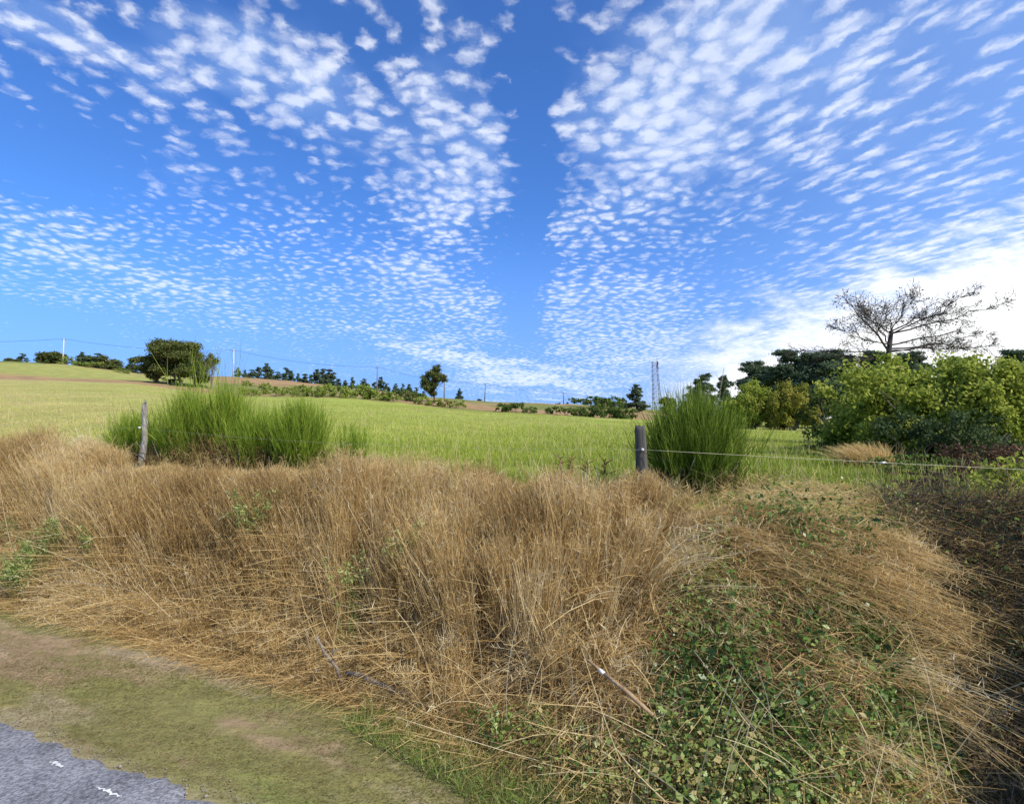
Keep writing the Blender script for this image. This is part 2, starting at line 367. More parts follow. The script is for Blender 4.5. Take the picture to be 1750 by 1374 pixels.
def ground_mat():
    m = bpy.data.materials.new('ground_soil_and_turf'); m.use_nodes = True; t = NT(m)
    a = t.n('ShaderNodeAttribute', attribute_name='zone'); tc_ = t.n('ShaderNodeTexCoord')
    mp = t.n('ShaderNodeMapping'); t.l(tc_.outputs['Object'], mp.inputs[0]); mp.inputs['Rotation'].default_value = (0, 0, R(23.6)); mp.inputs['Scale'].default_value = (.35, 1, 1)
    n1 = t.n('ShaderNodeTexNoise'); t.l(mp.outputs[0], n1.inputs['Vector']); n1.inputs['Scale'].default_value = 9; n1.inputs['Detail'].default_value = 8; n1.inputs['Roughness'].default_value = .7
    n2 = t.n('ShaderNodeTexNoise'); t.l(tc_.outputs['Object'], n2.inputs['Vector']); n2.inputs['Scale'].default_value = .35; n2.inputs['Detail'].default_value = 8; n2.inputs['Roughness'].default_value = .7
    f = t.n('ShaderNodeMath', operation='ADD'); t.l(n1.outputs['Fac'], f.inputs[0]); t.l(n2.outputs['Fac'], f.inputs[1])
    c = ramp(t, [(.36, (.62, .60, .56)), (.5, (1, 1, 1)), (.64, (1.42, 1.38, 1.25))], M2(t, 'MULTIPLY', f.outputs[0], .5))
    mx = t.n('ShaderNodeMix', data_type='RGBA'); mx.blend_type = 'MULTIPLY'; mx.inputs[0].default_value = 1; t.l(a.outputs['Color'], mx.inputs[6]); t.l(c, mx.inputs[7])
    b = t.n('ShaderNodeBsdfPrincipled'); t.l(mx.outputs[2], b.inputs['Base Color']); b.inputs['Roughness'].default_value = 1.0; b.inputs['Specular IOR Level'].default_value = .1
    bp = t.n('ShaderNodeBump'); bp.inputs['Strength'].default_value = .6; bp.inputs['Distance'].default_value = .05; t.l(n1.outputs['Fac'], bp.inputs['Height']); t.l(bp.outputs[0], b.inputs['Normal'])
    o = t.n('ShaderNodeOutputMaterial'); t.l(b.outputs[0], o.inputs[0]); return m
def M2(t, op, a, b):
    n = t.n('ShaderNodeMath', operation=op); t.l(a, n.inputs[0]); n.inputs[1].default_value = b; return n.outputs[0]
def asphalt_mat():
    m = bpy.data.materials.new('worn_asphalt'); m.use_nodes = True; t = NT(m)
    tc_ = t.n('ShaderNodeTexCoord')
    n1 = t.n('ShaderNodeTexNoise'); t.l(tc_.outputs['Object'], n1.inputs['Vector']); n1.inputs['Scale'].default_value = 34; n1.inputs['Detail'].default_value = 8; n1.inputs['Roughness'].default_value = .75
    v1 = t.n('ShaderNodeTexVoronoi'); t.l(tc_.outputs['Object'], v1.inputs['Vector']); v1.inputs['Scale'].default_value = 75
    n2 = t.n('ShaderNodeTexNoise'); t.l(tc_.outputs['Object'], n2.inputs['Vector']); n2.inputs['Scale'].default_value = 2.5; n2.inputs['Detail'].default_value = 4
    f = t.n('ShaderNodeMath', operation='ADD'); t.l(n1.outputs['Fac'], f.inputs[0]); t.l(M2(t, 'MULTIPLY', n2.outputs['Fac'], .35), f.inputs[1])
    c = ramp(t, [(.45, (.045, .045, .05)), (.62, (.14, .14, .15)), (.78, (.30, .30, .315))], f.outputs[0])
    b = t.n('ShaderNodeBsdfPrincipled'); t.l(c, b.inputs['Base Color']); b.inputs['Roughness'].default_value = .9
    bp = t.n('ShaderNodeBump'); bp.inputs['Strength'].default_value = .8; bp.inputs['Distance'].default_value = .01; t.l(v1.outputs['Distance'], bp.inputs['Height']); t.l(bp.outputs[0], b.inputs['Normal'])
    o = t.n('ShaderNodeOutputMaterial'); t.l(b.outputs[0], o.inputs[0]); return m

# ---------------------------------------------------------------- tagging
def tag(o, label=None, cat=None, group=None, kind=None):
    if label: o['label'] = label
    if cat: o['category'] = cat
    if group: o['group'] = group
    if kind: o['kind'] = kind
    return o
def empty(name, loc, label, cat, group=None):
    o = bpy.data.objects.new(name, None); COL.objects.link(o); o.location = loc; o.empty_display_size = .2
    return tag(o, label, cat, group)
def part(name, me, parent):
    o = bpy.data.objects.new(name, me); COL.objects.link(o); o.parent = parent; return o

# ================================================================== setting
def lerp(a, b, k): return a + (b - a) * k[..., None]
def build_ground():
    az = np.concatenate([np.linspace(-180, -58, 62)[:-1], np.linspace(-58, 58, 420)[:-1], np.linspace(58, 180, 62)[:-1]])
    rr = np.concatenate([np.linspace(.4, 2.5, 8)[:-1], np.exp(np.linspace(math.log(2.5), math.log(16), 170))[:-1], np.exp(np.linspace(math.log(16), math.log(260), 130))[:-1], np.exp(np.linspace(math.log(260), math.log(3000), 20))])
    A, RR = np.meshgrid(np.radians(az), rr, indexing='ij')
    x = np.sin(A) * RR; y = np.cos(A) * RR; z = zg(x, y)
    s, a = to_sa(x, y); b = base_s(a); t = top_s(a); u = x / np.maximum(y, .5)
    C = lambda *c: np.array(c, float)
    st = fbm(a * .55, s * 2.6, 21, 7) + .35 * (fbm(a * 6, s * 14, 22) - .5); st2 = fbm(a * .9 + 4, s * 3.1, 33, 7) + .3 * (fbm(a * 8, s * 18, 23) - .5)
    grass_k = .9 * sstep(.34, .62, st + .14 * sstep(4.5, 1.5, a) + .22 * sstep(4.2, 3.0, s) - .10 * sstep(2, 8, a))
    verge = lerp(np.broadcast_to(C(.32, .225, .135), x.shape + (3,)), C(.205, .20, .065), grass_k)
    verge = lerp(verge, C(.38, .31, .21), sstep(.52, .76, st2) * .65)
    verge = lerp(verge, C(.19, .23, .06), sstep(.56, .76, fbm(a * .8, s * 2, 44, 7)) * .6)
    verge = lerp(verge, C(.34, .28, .17), sstep(2.90, 2.68, s + .2 * (fbm(a * 4, s * 6, 46) - .5)) * .7)
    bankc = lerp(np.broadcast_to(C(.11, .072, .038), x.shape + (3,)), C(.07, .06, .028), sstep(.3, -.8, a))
    d = np.hypot(x, y)
    fn = fbm(x * .10, y * .10, 50); fn2 = fbm(x * .02 + 3, y * .05, 60)
    fieldc = lerp(np.broadcast_to(C(.27, .31, .06), x.shape + (3,)), C(.36, .31, .115), np.clip(sstep(-.25, -.95, u) * .75 + .35 * sstep(.5, .7, fn) + .2 * sstep(.45, .65, fn2), 0, 1))
    rough = lerp(np.broadcast_to(C(.31, .20, .10), x.shape + (3,)), C(.17, .18, .05), sstep(.46, .6, fbm(x * .06, y * .06, 70)))
    edge = D_E + (fbm(x * .05, y * .02, 81) - .5) * 14
    leftm = sstep(-.50, -.56, u)
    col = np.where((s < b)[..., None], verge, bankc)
    col = lerp(col, fieldc, sstep(0, .5, s - t))
    greenfar = C(.29, .29, .08)
    far = lerp(rough, np.broadcast_to(greenfar, rough.shape), leftm * sstep(10, 16, y - edge) * sstep(168, 158, y))
    far = lerp(far, np.broadcast_to(C(.30, .20, .11), rough.shape), leftm * sstep(14, 4, y - edge) * sstep(.36, .56, fbm(x * .12, y * .2, 83)))
    col = lerp(col, far, sstep(-2, 3, y - edge))
    nA, nR = x.shape
    i = np.arange(nA)[:, None]; j = np.arange(nR - 1)[None]; i2 = (i + 1) % nA
    q = np.stack([i * nR + j, i2 * nR + j, i2 * nR + j + 1, i * nR + j + 1], -1).reshape(-1, 4)[:, ::-1]
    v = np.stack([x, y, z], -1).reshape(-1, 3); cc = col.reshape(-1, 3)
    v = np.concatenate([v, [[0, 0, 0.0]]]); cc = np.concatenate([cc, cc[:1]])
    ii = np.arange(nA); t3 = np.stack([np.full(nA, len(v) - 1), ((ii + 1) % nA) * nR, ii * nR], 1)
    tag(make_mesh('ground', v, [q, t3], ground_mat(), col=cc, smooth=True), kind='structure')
build_ground()

def build_road():
    a = np.concatenate([np.linspace(-60, -2, 60)[:-1], np.linspace(-2, 14, 420)[:-1], np.linspace(14, 90, 70)])
    edge = 2.78 + (fbm(a * 1.1, a * 0 + .5, 91) - .5) * .14 + (fbm(a * 9, a * 0 + .5, 95, 6) - .5) * .16
    edge = np.where(np.abs(a - 6) > 12, 2.66, edge)
    edge -= .20 * sstep(2.2, .8, a) * (a > -2)
    rows = []
    for k in (0, .02, .1, .4, 1): rows.append(edge * (1 - k) + (-3.2) * k)
    S = np.stack(rows, 1); A = np.repeat(a[:, None], 5, 1)
    x, y = to_xy(S, A); z = np.full_like(x, .024); z[:, 0] = -.03
    n = len(a); i = np.arange(n - 1)[:, None] * 5; j = np.arange(4)[None]
    q = np.stack([i + j, i + j + 1, i + 6 + j, i + 5 + j], -1).reshape(-1, 4)
    tag(make_mesh('road', np.stack([x, y, z], -1).reshape(-1, 3), q, asphalt_mat()), kind='structure')
    bag = Bag(); rng = rg(5)
    for (a0, a1, sc, w) in [(4.58, 4.74, 2.55, .05), (3.85, 4.12, 2.50, .035), (5.6, 5.75, 2.56, .05), (7.2, 7.7, 2.55, .06)]:
        k = 14; aa = np.linspace(a0, a1, k); ww = w * np.sin(np.linspace(.1, math.pi - .1, k)) * rng.uniform(.25, 1.15, k); cs = sc + rng.normal(0, .008, k)
        xl, yl = to_xy(cs - ww / 2, aa); xr, yr = to_xy(cs + ww / 2, aa)
        v = np.concatenate([np.stack([xl, yl, np.full(k, .029)], 1), np.stack([xr, yr, np.full(k, .029)], 1)])
        ii = np.arange(k - 1); bag.add(v, np.stack([ii, ii + 1, ii + k + 1, ii + k], 1))
    tag(bag.build('road_marking', PAINT), kind='structure')
build_road()

# ================================================================== ground cover (stuff)
def ivy_edge(s): return np.interp(s, [3.3, 3.8, 4.6, 6.2], [2.2, 1.25, .55, .25])
def ivy_zone(a, s): return sstep(.3, -.4, a - ivy_edge(s)) * (1 - .5 * sstep(4.7, 5.6, s) * sstep(-1.3, -.8, a))
def foot_zone(a, s): return sstep(2.7, 1.5, a) * sstep(4.1, 3.7, s)
def grass_cap(a): return 1.62 + np.interp(a, [-2, -.5, .3, 1, 2.1, 3, 4, 4.8, 5.5, 8.3, 9.6, 10.3, 11.3, 16], [.05, .12, .28, .30, .28, .36, .50, .38, .24, .20, .26, .60, .78, .80])
def bank_grass():
    rng = rg(100); bag = Bag()
    # tufts: each with its own lean, height and colour
    nc = 3500
    ac = rng.uniform(-1.6, 15.5, nc); k = rng.random(nc) ** .85
    sc = base_s(ac) - .05 + (top_s(ac) + .22 - .3 * sstep(.6, -.2, ac) - base_s(ac)) * k
    keep = rng.random(nc) > np.maximum(ivy_zone(ac, sc) * .94, .85 * foot_zone(ac, sc))
    keep &= rng.random(nc) > .85 * sstep(.46, .36, fbm(ac * 2.4, sc * 1.5, 117))      # bare gaps between the tufts
    ac, sc, k = ac[keep], sc[keep], k[keep]; nc = len(ac)
    big = fbm(ac * .8, sc * .9, 110)
    low = sstep(.14, .34, k)                               # near the foot the grass is flattened
    hc = (.50 + .95 * big) * (.5 + .5 * low) * rng.uniform(.6, 1.35, nc)
    press = sstep(.60, .70, fbm(ac * 1.1 + 7, sc * 2.2, 118)); hc *= 1 - .5 * press       # trodden patches
    tc_ = np.clip(.02 + .98 * fbm(ac * 1.3, sc * 1.1, 120) + rng.normal(0, .13, nc) - .12 * press, 0, 1)
    lean_a = (fbm(ac * 1.6, sc * 1.6, 130) - .5) * .9 - .6 * sstep(2.2, .2, ac)
    per = 50
    idx = np.repeat(np.arange(nc), per); n = len(idx)
    sg = rng.uniform(.03, .075, nc)[idx]; a = ac[idx] + rng.normal(0, 1, n) * sg; s = sc[idx] + rng.normal(0, 1, n) * sg
    x, y = to_xy(s, a); z = zg(x, y) - .02
    P = np.stack([x, y, z], 1)
    la = lean_a[idx] * .30 + rng.normal(0, .11, n); ls = -.05 + .16 * (vnoise(ac * 3, sc * 3, 131)[idx] - .5) + rng.normal(0, .11, n)
    D = np.stack([NX * ls + TX * la, NY * ls + TY * la, np.ones(n)], 1)
    drape = (sstep(1.0, -.1, ac - ivy_edge(sc)))[idx]; la = la - .75 * drape * rng.uniform(.4, 1.2, n); ls = ls - .45 * drape
    D = np.stack([NX * ls + TX * la, NY * ls + TY * la, 1 - .55 * drape * rng.random(n)], 1)
    flat = (rng.random(n) < .07 + .3 * drape + .55 * (1 - low[idx]) + .4 * press[idx])
    th = rng.uniform(0, 2 * math.pi, n)
    Df = np.stack([np.cos(th), np.sin(th) - .4, rng.uniform(.05, .6, n)], 1)
    D = np.where(flat[:, None], Df, D)
    L = hc[idx] * rng.uniform(.65, 1.15, n) * (1 - .42 * drape)
    L = np.minimum(L, np.maximum(grass_cap(a) - z, .10) * rng.uniform(.75, 1.12, n) * (1 + .9 * (vnoise(a * 2.6, s * 2.6, 119) - .45)))
    bend = np.stack([NX * -.06 + TX * la * .4 + rng.normal(0, .10, n), NY * -.06 + TY * la * .4 + rng.normal(0, .10, n), -.06 - .16 * rng.random(n) ** 2 - .45 * drape], 1)
    tint = np.clip(tc_[idx] + rng.normal(0, .15, n), 0, 1)
    pts = ribbons(bag, P, D, L, rng.uniform(.0035, .0075, n), bend, 4, rng, tint, .5)
    # seed heads: little side bristles on the upper third
    m = rng.random(n) < .62; pm = pts[m]; mm = len(pm)
    for q_ in range(3):
        f = rng.uniform(-.3, 1, (mm, 1)); P0 = pm[:, 3] * (1 - f) + pm[:, 4] * f
        dd = rng.normal(size=(mm, 3)); dd[:, 2] = np.abs(dd[:, 2]) + .35
        ribbons(bag, P0, dd, rng.uniform(.025, .09, mm), rng.uniform(.0035, .0065, mm), np.zeros((mm, 3)), 1, rng, np.clip(tint[m] + .12, 0, 1), .6)
    # bunches of tall upright stalks hanging over the bank face
    nb = 460; ab = rng.uniform(.9, 9.5, nb); sb = base_s(ab) + rng.uniform(.5, 1.5, nb) + .35 * sstep(2.4, 1.2, ab); ok = (sb < 5.9) & (rng.random(nb) < .25 + .75 * sstep(1.0, 2.6, ab)) & (fbm(ab * 1.7, sb * 1.7, 151) > .42); ab, sb = ab[ok], sb[ok]; nb = len(ab); ib = np.repeat(np.arange(nb), 24); n = len(ib)
    sg = rng.uniform(.03, .10, nb)[ib]; a = ab[ib] + rng.normal(0, 1, n) * sg; s = sb[ib] + rng.normal(0, 1, n) * sg; x, y = to_xy(s, a); z = zg(x, y)
    tl = rng.normal(0, .09, nb)[ib] - .30 * sstep(2.4, .9, a) + rng.normal(0, .04, n); ol = -.10 + rng.normal(0, .05, n)
    D = np.stack([NX * ol + TX * tl, NY * ol + TY * tl, np.ones(n)], 1)
    L = np.minimum(rng.uniform(.6, 1.0, n), np.maximum(grass_cap(a) - z, .2) * rng.uniform(.8, 1.15, n))
    tb = np.clip(rng.normal(.58, .18, nb)[ib] + rng.normal(0, .12, n), 0, 1)
    pm = ribbons(bag, np.stack([x, y, z], 1), D, L, rng.uniform(.0035, .006, n), np.stack([NX * -.05 + rng.normal(0, .07, n), NY * -.05 + rng.normal(0, .07, n), -.05 - .12 * rng.random(n)], 1), 4, rng, tb, .5)
    # matted straw lying at the foot and through the tufts
    n = 82000; a = rng.uniform(-1.5, 15, n); k = rng.random(n) ** 1.8
    s = base_s(a) - .22 + rng.normal(0, .06, n) + k * 2.2
    kp = (rng.random(n) > np.maximum(.55 * ivy_zone(a, s), .8 * foot_zone(a, s))) & (s < top_s(a) + .1); a, s = a[kp], s[kp]; n = len(a)
    x, y = to_xy(s, a); P = np.stack([x, y, zg(x, y) + rng.uniform(0, .16, n) * np.clip((s - base_s(a) + .3) * 2, 0.15, 1)], 1)
    th = rng.uniform(0, 2 * math.pi, n); D = np.stack([np.cos(th), np.sin(th), rng.uniform(-.25, .55, n)], 1)
    b3 = rng.normal(0, .3, (n, 3)); b3[:, 2] -= .25
    ribbons(bag, P, D, rng.uniform(.10, .42, n) * (1 - .45 * ivy_zone(a, s)), rng.uniform(.003, .0055, n), b3, 4, rng, np.clip(.42 + .5 * (fbm(a * 1.5, s * 1.5, 140) - .25) + rng.normal(0, .14, n), 0, 1), .4)
    # long loose stalks that cross the bank face
    n = 520; a = rng.uniform(-1.2, 11, n); s = base_s(a) + rng.uniform(.0, .75, n)
    x, y = to_xy(s, a); P = np.stack([x, y, zg(x, y) + .1], 1); D = np.stack([NX * -.35 + rng.normal(0, .5, n), NY * -.35 + rng.normal(0, .3, n), rng.uniform(.2, 1, n)], 1)
    ribbons(bag, P, D, rng.uniform(.3, .95, n), rng.uniform(.004, .007, n), rng.normal(0, .2, (n, 3)), 5, rng, rng.uniform(.7, 1, n), .4)
    o = bag.build('dry_grass', DRY)
    tag(o, 'tall dry straw-coloured grass covering the roadside bank', 'dry grass', kind='stuff')
bank_grass()

def dead_weeds():
    """dark reddish heath stalks mixed into the foot of the broom, and dock stems along the fence"""
    rng = rg(160); bag = Bag()
    for (px, Y, n, spread, h) in [(330, 10.1, 350, .38, .50), (390, 9.9, 600, .42, .66), (450, 9.6, 600, .42, .66), (520, 9.2, 400, .35, .55), (240, 10.3, 500, .3, .5), (300, 10.1, 600, .35, .5), (190, 10.9, 400, .3, .5), (1230, 6.9, 350, .3, .35)]:
        c = gpos(px, Y); x = c.x + rng.normal(0, spread, n); y = c.y + rng.normal(0, spread * .5, n)
        P = np.stack([x, y, zg(x, y)], 1); D = np.stack([rng.normal(0, .28, n), rng.normal(-.1, .28, n), np.ones(n)], 1)
        t_ = rng.random(n); p = ribbons(bag, P, D, h * rng.uniform(.5, 1.1, n), .006, rng.normal(0, .1, (n, 3)), 3, rng, t_, .5)
        for q_ in range(4):
            f = rng.uniform(0, 1, (n, 1)); P0 = p[:, 1] * (1 - f) + p[:, 3] * f
            ribbons(bag, P0, rng.normal(size=(n, 3)) + [0, 0, .5], rng.uniform(.04, .12, n), .008, np.zeros((n, 3)), 1, rng, np.clip(t_ + rng.normal(0, .2, n), 0, 1), .5)
    tag(bag.build('dead_heath', DRYRED), 'dark reddish dead heath stalks at the foot of the broom bushes', 'dead undergrowth', kind='stuff')
dead_weeds()

def field_grass():
    rng = rg(200); bag = Bag()
    n = 380000
    r = np.exp(rng.uniform(math.log(6.2), math.log(112), n)); az = R(1) * rng.uniform(-47, 47, n)
    x = np.sin(az) * r; y = np.cos(az) * r; s, a = to_sa(x, y)
    ok = (s > top_s(a) + .45 + .35 * fbm(a * 1.2, s, 204)) & (y < D_E + 2); x, y, s, a, r = x[ok], y[ok], s[ok], a[ok], r[ok]; n = len(x)
    P = np.stack([x, y, zg(x, y) - .01], 1)
    u = x / y; cl = fbm(x * .8, y * .8, 210)
    D = np.stack([rng.normal(0, .5, n) - .10, rng.normal(0, .5, n), np.ones(n)], 1)
    L = (.05 + .12 * cl) * rng.uniform(.5, 1.5, n) * (1 - .5 * sstep(14, 50, r))
    W = .0045 + .00050 * r; L0 = 1 - .5 * sstep(14, 50, r)
    base_t = .17 + .36 * cl + .36 * sstep(-.15, -.95, u) * sstep(8, 22, r) + .55 * (fbm(x * .10, y * .06, 215) - .5) - .10 * sstep(.05, .3, u) - .12 * sstep(25, 8, r) + .08 * sstep(-.1, .0, -u)
    tint = np.clip(base_t + rng.normal(0, .13, n), 0, 1)
    ribbons(bag, P, D, L, W, rng.normal(0, .22, (n, 3)) - [0, 0, .2], 2, rng, tint, .85)
    # straw seed stalks and pale flowering stems standing above the sward
    n = 9000; r = np.exp(rng.uniform(math.log(6.8), math.log(60), n)); az = R(1) * rng.uniform(-46, 44, n)
    x = np.sin(az) * r; y = np.cos(az) * r; s, a = to_sa(x, y); ok = s > top_s(a) + .5; x, y, r = x[ok], y[ok], r[ok]; n = len(x)
    ribbons(bag, np.stack([x, y, zg(x, y)], 1), np.stack([rng.normal(0, .18, n), rng.normal(0, .18, n), np.ones(n)], 1), rng.uniform(.14, .38, n), .003 + .0004 * r, rng.normal(0, .12, (n, 3)), 2, rng, np.clip(rng.normal(.85, .12, n), 0, 1), .4)
    tag(bag.build('field_grass', FIELDG), 'yellow-green meadow grass of the sloping field behind the fence', 'grass', kind='stuff')
field_grass()

def verge_grass():
    rng = rg(250); bag = Bag()
    n = 230000; a = rng.uniform(-2.2, 14.5, n); f = rng.random(n); s = 2.68 + f * (base_s(a) + .1 - 2.68)
    st = fbm(a * .45, s * 2.6, 21); dens = .25 + 1.0 * sstep(.38, .6, st + .22 * sstep(4.2, 3.0, s) - .10 * sstep(2, 8, a)); dens *= sstep(2.66, 2.9, s + rng.normal(0, .05, n))
    ok = rng.random(n) < dens; a, s, st = a[ok], s[ok], st[ok]; n = len(a)
    x, y = to_xy(s, a); th = rng.normal(0, .9, n)
    D = np.stack([TX * -.6 + np.cos(th) * .5, TY * -.6 + np.sin(th) * .5, rng.uniform(.25, .9, n)], 1)
    near = sstep(2.4, .6, a)
    t_ = np.clip(.72 - .75 * (st - .25) - .12 * near + .2 * sstep(3, 9, a) + rng.normal(0, .16, n), 0, 1)
    ribbons(bag, np.stack([x, y, zg(x, y) - .005], 1), D, rng.uniform(.02, .075, n) * (1 + .9 * near), .0040, rng.normal(0, .25, (n, 3)) - [0, 0, .3], 2, rng, t_, .8)
    tag(bag.build('verge_grass', VERGEG), 'short worn grass on the verge between road and bank', 'grass', kind='stuff')
verge_grass()

def ivy_cover():
    rng = rg(300); bag = Bag()
    n = 400000; a = rng.uniform(-5.2, 3.2, n); s = rng.uniform(2.7, 7.6, n)
    msk = np.maximum(sstep(.5, -.4, a - ivy_edge(s)), 0) * sstep(-.12, .12, s - base_s(a) + .3 * (fbm(a * 3, s * 3, 311) - .5)) * (1 - .55 * sstep(5.3, 6.0, s) * sstep(-1.3, -.8, a))
    foot = sstep(2.6, 1.3, a) * sstep(4.25, 3.9, s) * sstep(-.12, .12, s - base_s(a) + .25 * (fbm(a * 3, s * 3, 311) - .5))
    pat = fbm(a * 2.1, s * 2.1, 310)
    p = np.maximum(msk * (.16 + .70 * sstep(.40, .54, pat) + .3 * sstep(4.2, 3.7, s)) * (1 - .5 * sstep(4.9, 5.5, s)) * (1 - .65 * sstep(-1.05, -1.35, a)), 1.0 * foot * (.6 + .4 * sstep(.35, .5, pat)))
    p *= np.where((s > top_s(a) - .1), .10, 1.0)
    ok = rng.random(n) < p; a, s, pat = a[ok], s[ok], pat[ok]; n = len(a)
    x, y = to_xy(s, a)
    P = np.stack([x, y, zg(x, y) + .015 + rng.random(n) ** 1.2 * (.10 + .26 * pat)], 1)
    tint = np.clip(.52 + .26 * foot[ok] + .7 * (fbm(a * 1.4, s * 1.4, 320) - .5) + rng.normal(0, .2, n), 0, .97)
    leaves(bag, P, rng.uniform(.016, .034, n) * rng.choice([1, 1, 1, 1.5, 1.9], n), rng, tint, .30, .62, np.tile([-.25, -.6, .3], (n, 1)))
    # grass blades between the leaves at the foot
    n = 14000; a = rng.uniform(-3, 3.2, n); s = base_s(np.maximum(a, -.4)) - rng.uniform(-.15, .55, n); x, y = to_xy(s, a)
    ribbons(bag, np.stack([x, y, zg(x, y)], 1), np.stack([rng.normal(0, .5, n), rng.normal(-.1, .5, n), np.ones(n)], 1), rng.uniform(.06, .2, n), .005, rng.normal(0, .25, (n, 3)) - [0, 0, .3], 3, rng, np.clip(rng.normal(.75, .15, n), 0, 1), .8)
    tag(bag.build('ivy', IVY), 'ivy and bindweed leaves trailing over the corner of the bank', 'ivy', kind='stuff')
    # withered runners and dead stems that bind it
    bag = Bag(); n = 34000; a = rng.uniform(-5.2, 1.6, n); s = rng.uniform(3.0, 7.4, n); ok = rng.random(n) < sstep(.5, -.3, a - ivy_edge(s)) * sstep(-.3, .05, s - base_s(a)); a, s = a[ok], s[ok]; n = len(a)
    x, y = to_xy(s, a); th = rng.uniform(0, 6.28, n)
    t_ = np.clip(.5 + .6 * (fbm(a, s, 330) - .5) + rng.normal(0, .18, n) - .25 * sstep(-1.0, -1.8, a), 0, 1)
    ribbons(bag, np.stack([x, y, zg(x, y) + rng.uniform(0, .2, n)], 1), np.stack([np.cos(th), np.sin(th) - .2, rng.uniform(-.4, .8, n)], 1), rng.uniform(.08, .34, n), rng.uniform(.003, .006, n), rng.normal(0, .35, (n, 3)) - [0, 0, .25], 4, rng, t_, .4)
    tag(bag.build('dead_runners', DRY), 'dry tangled runners among the ivy on the bank corner', 'dead undergrowth', kind='stuff')
ivy_cover()
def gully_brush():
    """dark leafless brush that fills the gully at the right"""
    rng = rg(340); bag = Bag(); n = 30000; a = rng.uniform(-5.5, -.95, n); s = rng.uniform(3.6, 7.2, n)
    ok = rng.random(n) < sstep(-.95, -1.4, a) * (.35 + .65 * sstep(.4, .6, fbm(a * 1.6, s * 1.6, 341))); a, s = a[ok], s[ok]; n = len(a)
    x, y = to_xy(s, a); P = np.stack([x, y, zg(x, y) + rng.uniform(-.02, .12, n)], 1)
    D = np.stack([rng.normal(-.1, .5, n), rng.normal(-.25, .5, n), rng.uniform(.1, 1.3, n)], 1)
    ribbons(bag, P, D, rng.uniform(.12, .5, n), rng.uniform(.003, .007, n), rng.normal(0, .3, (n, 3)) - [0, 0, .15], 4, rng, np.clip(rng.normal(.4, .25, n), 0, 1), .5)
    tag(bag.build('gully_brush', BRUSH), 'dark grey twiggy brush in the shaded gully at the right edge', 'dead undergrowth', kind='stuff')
gully_brush()
def gravel():
    rng = rg(345); bag = Bag(); n = 1100; a = rng.uniform(.5, 13, n); s = 2.74 + rng.normal(0, .06, n); x, y = to_xy(s, a); r = rng.uniform(.003, .008, n) * (1 + (rng.random(n) < .05))
    o = np.array([[1, 0, 0], [-1, 0, 0], [0, 1, 0], [0, -1, 0], [0, 0, 1], [0, 0, -1.]]); v = np.stack([x, y, zg(x, y) + .012], 1)[:, None] + o[None] * r[:, None, None] * rng.uniform(.6, 1.3, (n, 6, 1))
    f = np.array([[0, 2, 4], [2, 1, 4], [1, 3, 4], [3, 0, 4], [2, 0, 5], [1, 2, 5], [3, 1, 5], [0, 3, 5]]); bag.add(v.reshape(-1, 3), None, (np.arange(n)[:, None, None] * 6 + f[None]).reshape(-1, 3))
    tag(bag.build('gravel', STONE), 'loose grey gravel along the broken edge of the road', 'gravel', kind='stuff')
gravel()

# ================================================================== plants and trees as things
def blob_pts(rng, n, c, r, shell=.55):
    d = unit(rng.normal(size=(n, 3))); rad = shell + (1 - shell) * rng.random(n) ** .6
    rad = np.where(rng.random(n) < .25, rng.random(n) ** .33, rad)
    return np.asarray(c) + d * np.asarray(r) * rad[:, None], d
def crown_mesh(seed, blobs, leaf, mat, per, aspect=.7, up=.3, sub=6):
    rng = rg(seed); bag = Bag()
    for (c, r) in blobs:
        r = np.asarray(r, float); n = max(int(per * (r[0] * r[1] * r[2]) ** (2 / 3)), 24); tb = rng.normal(0, .07)
        sd = unit(rng.normal(size=(sub, 3))) * rng.uniform(.35, .95, (sub, 1)) * r; sr = rng.uniform(.28, .55, sub)
        w = sr ** 2 / np.sum(sr ** 2)
        for q in range(sub):
            nn = max(int(n * w[q]), 4); d = unit(rng.normal(size=(nn, 3))); p = np.asarray(c) + sd[q] + d * r * sr[q] * np.abs(rng.normal(.72, .38, nn))[:, None]
            leaves(bag, p, leaf, rng, np.clip(rng.normal(.48, .18, len(p)) + tb + rng.normal(0, .10), 0, 1), up, aspect, d)
    return bag
def limb(bag, rng, p0, d0, L, r0, depth, spread, k=5, tips=None, up=.12, twig=.0):
    n = 5; p = [np.array(p0, float)]; d = unit(np.array(d0, float))
    for i in range(n):
        d = unit(d + rng.normal(0, .16, 3) + [0, 0, up * .5]); p.append(p[-1] + d * L / n)
    p = np.array(p); r = np.linspace(r0, max(r0 * .45, .006), n + 1)
    tube(bag, p, r, k if depth > 1 else 3, cap=False)
    if tips is not None: tips.append(p[-1]); tips.append(p[-2])
    if depth > 0:
        for i in range(rng.integers(3, 5)):
            j = rng.integers(2, n + 1); dd = unit(d + rng.normal(0, spread, 3) + [0, 0, up])
            limb(bag, rng, p[j], dd, L * rng.uniform(.5, .75), r[j] * .7, depth - 1, spread, k, tips, up)

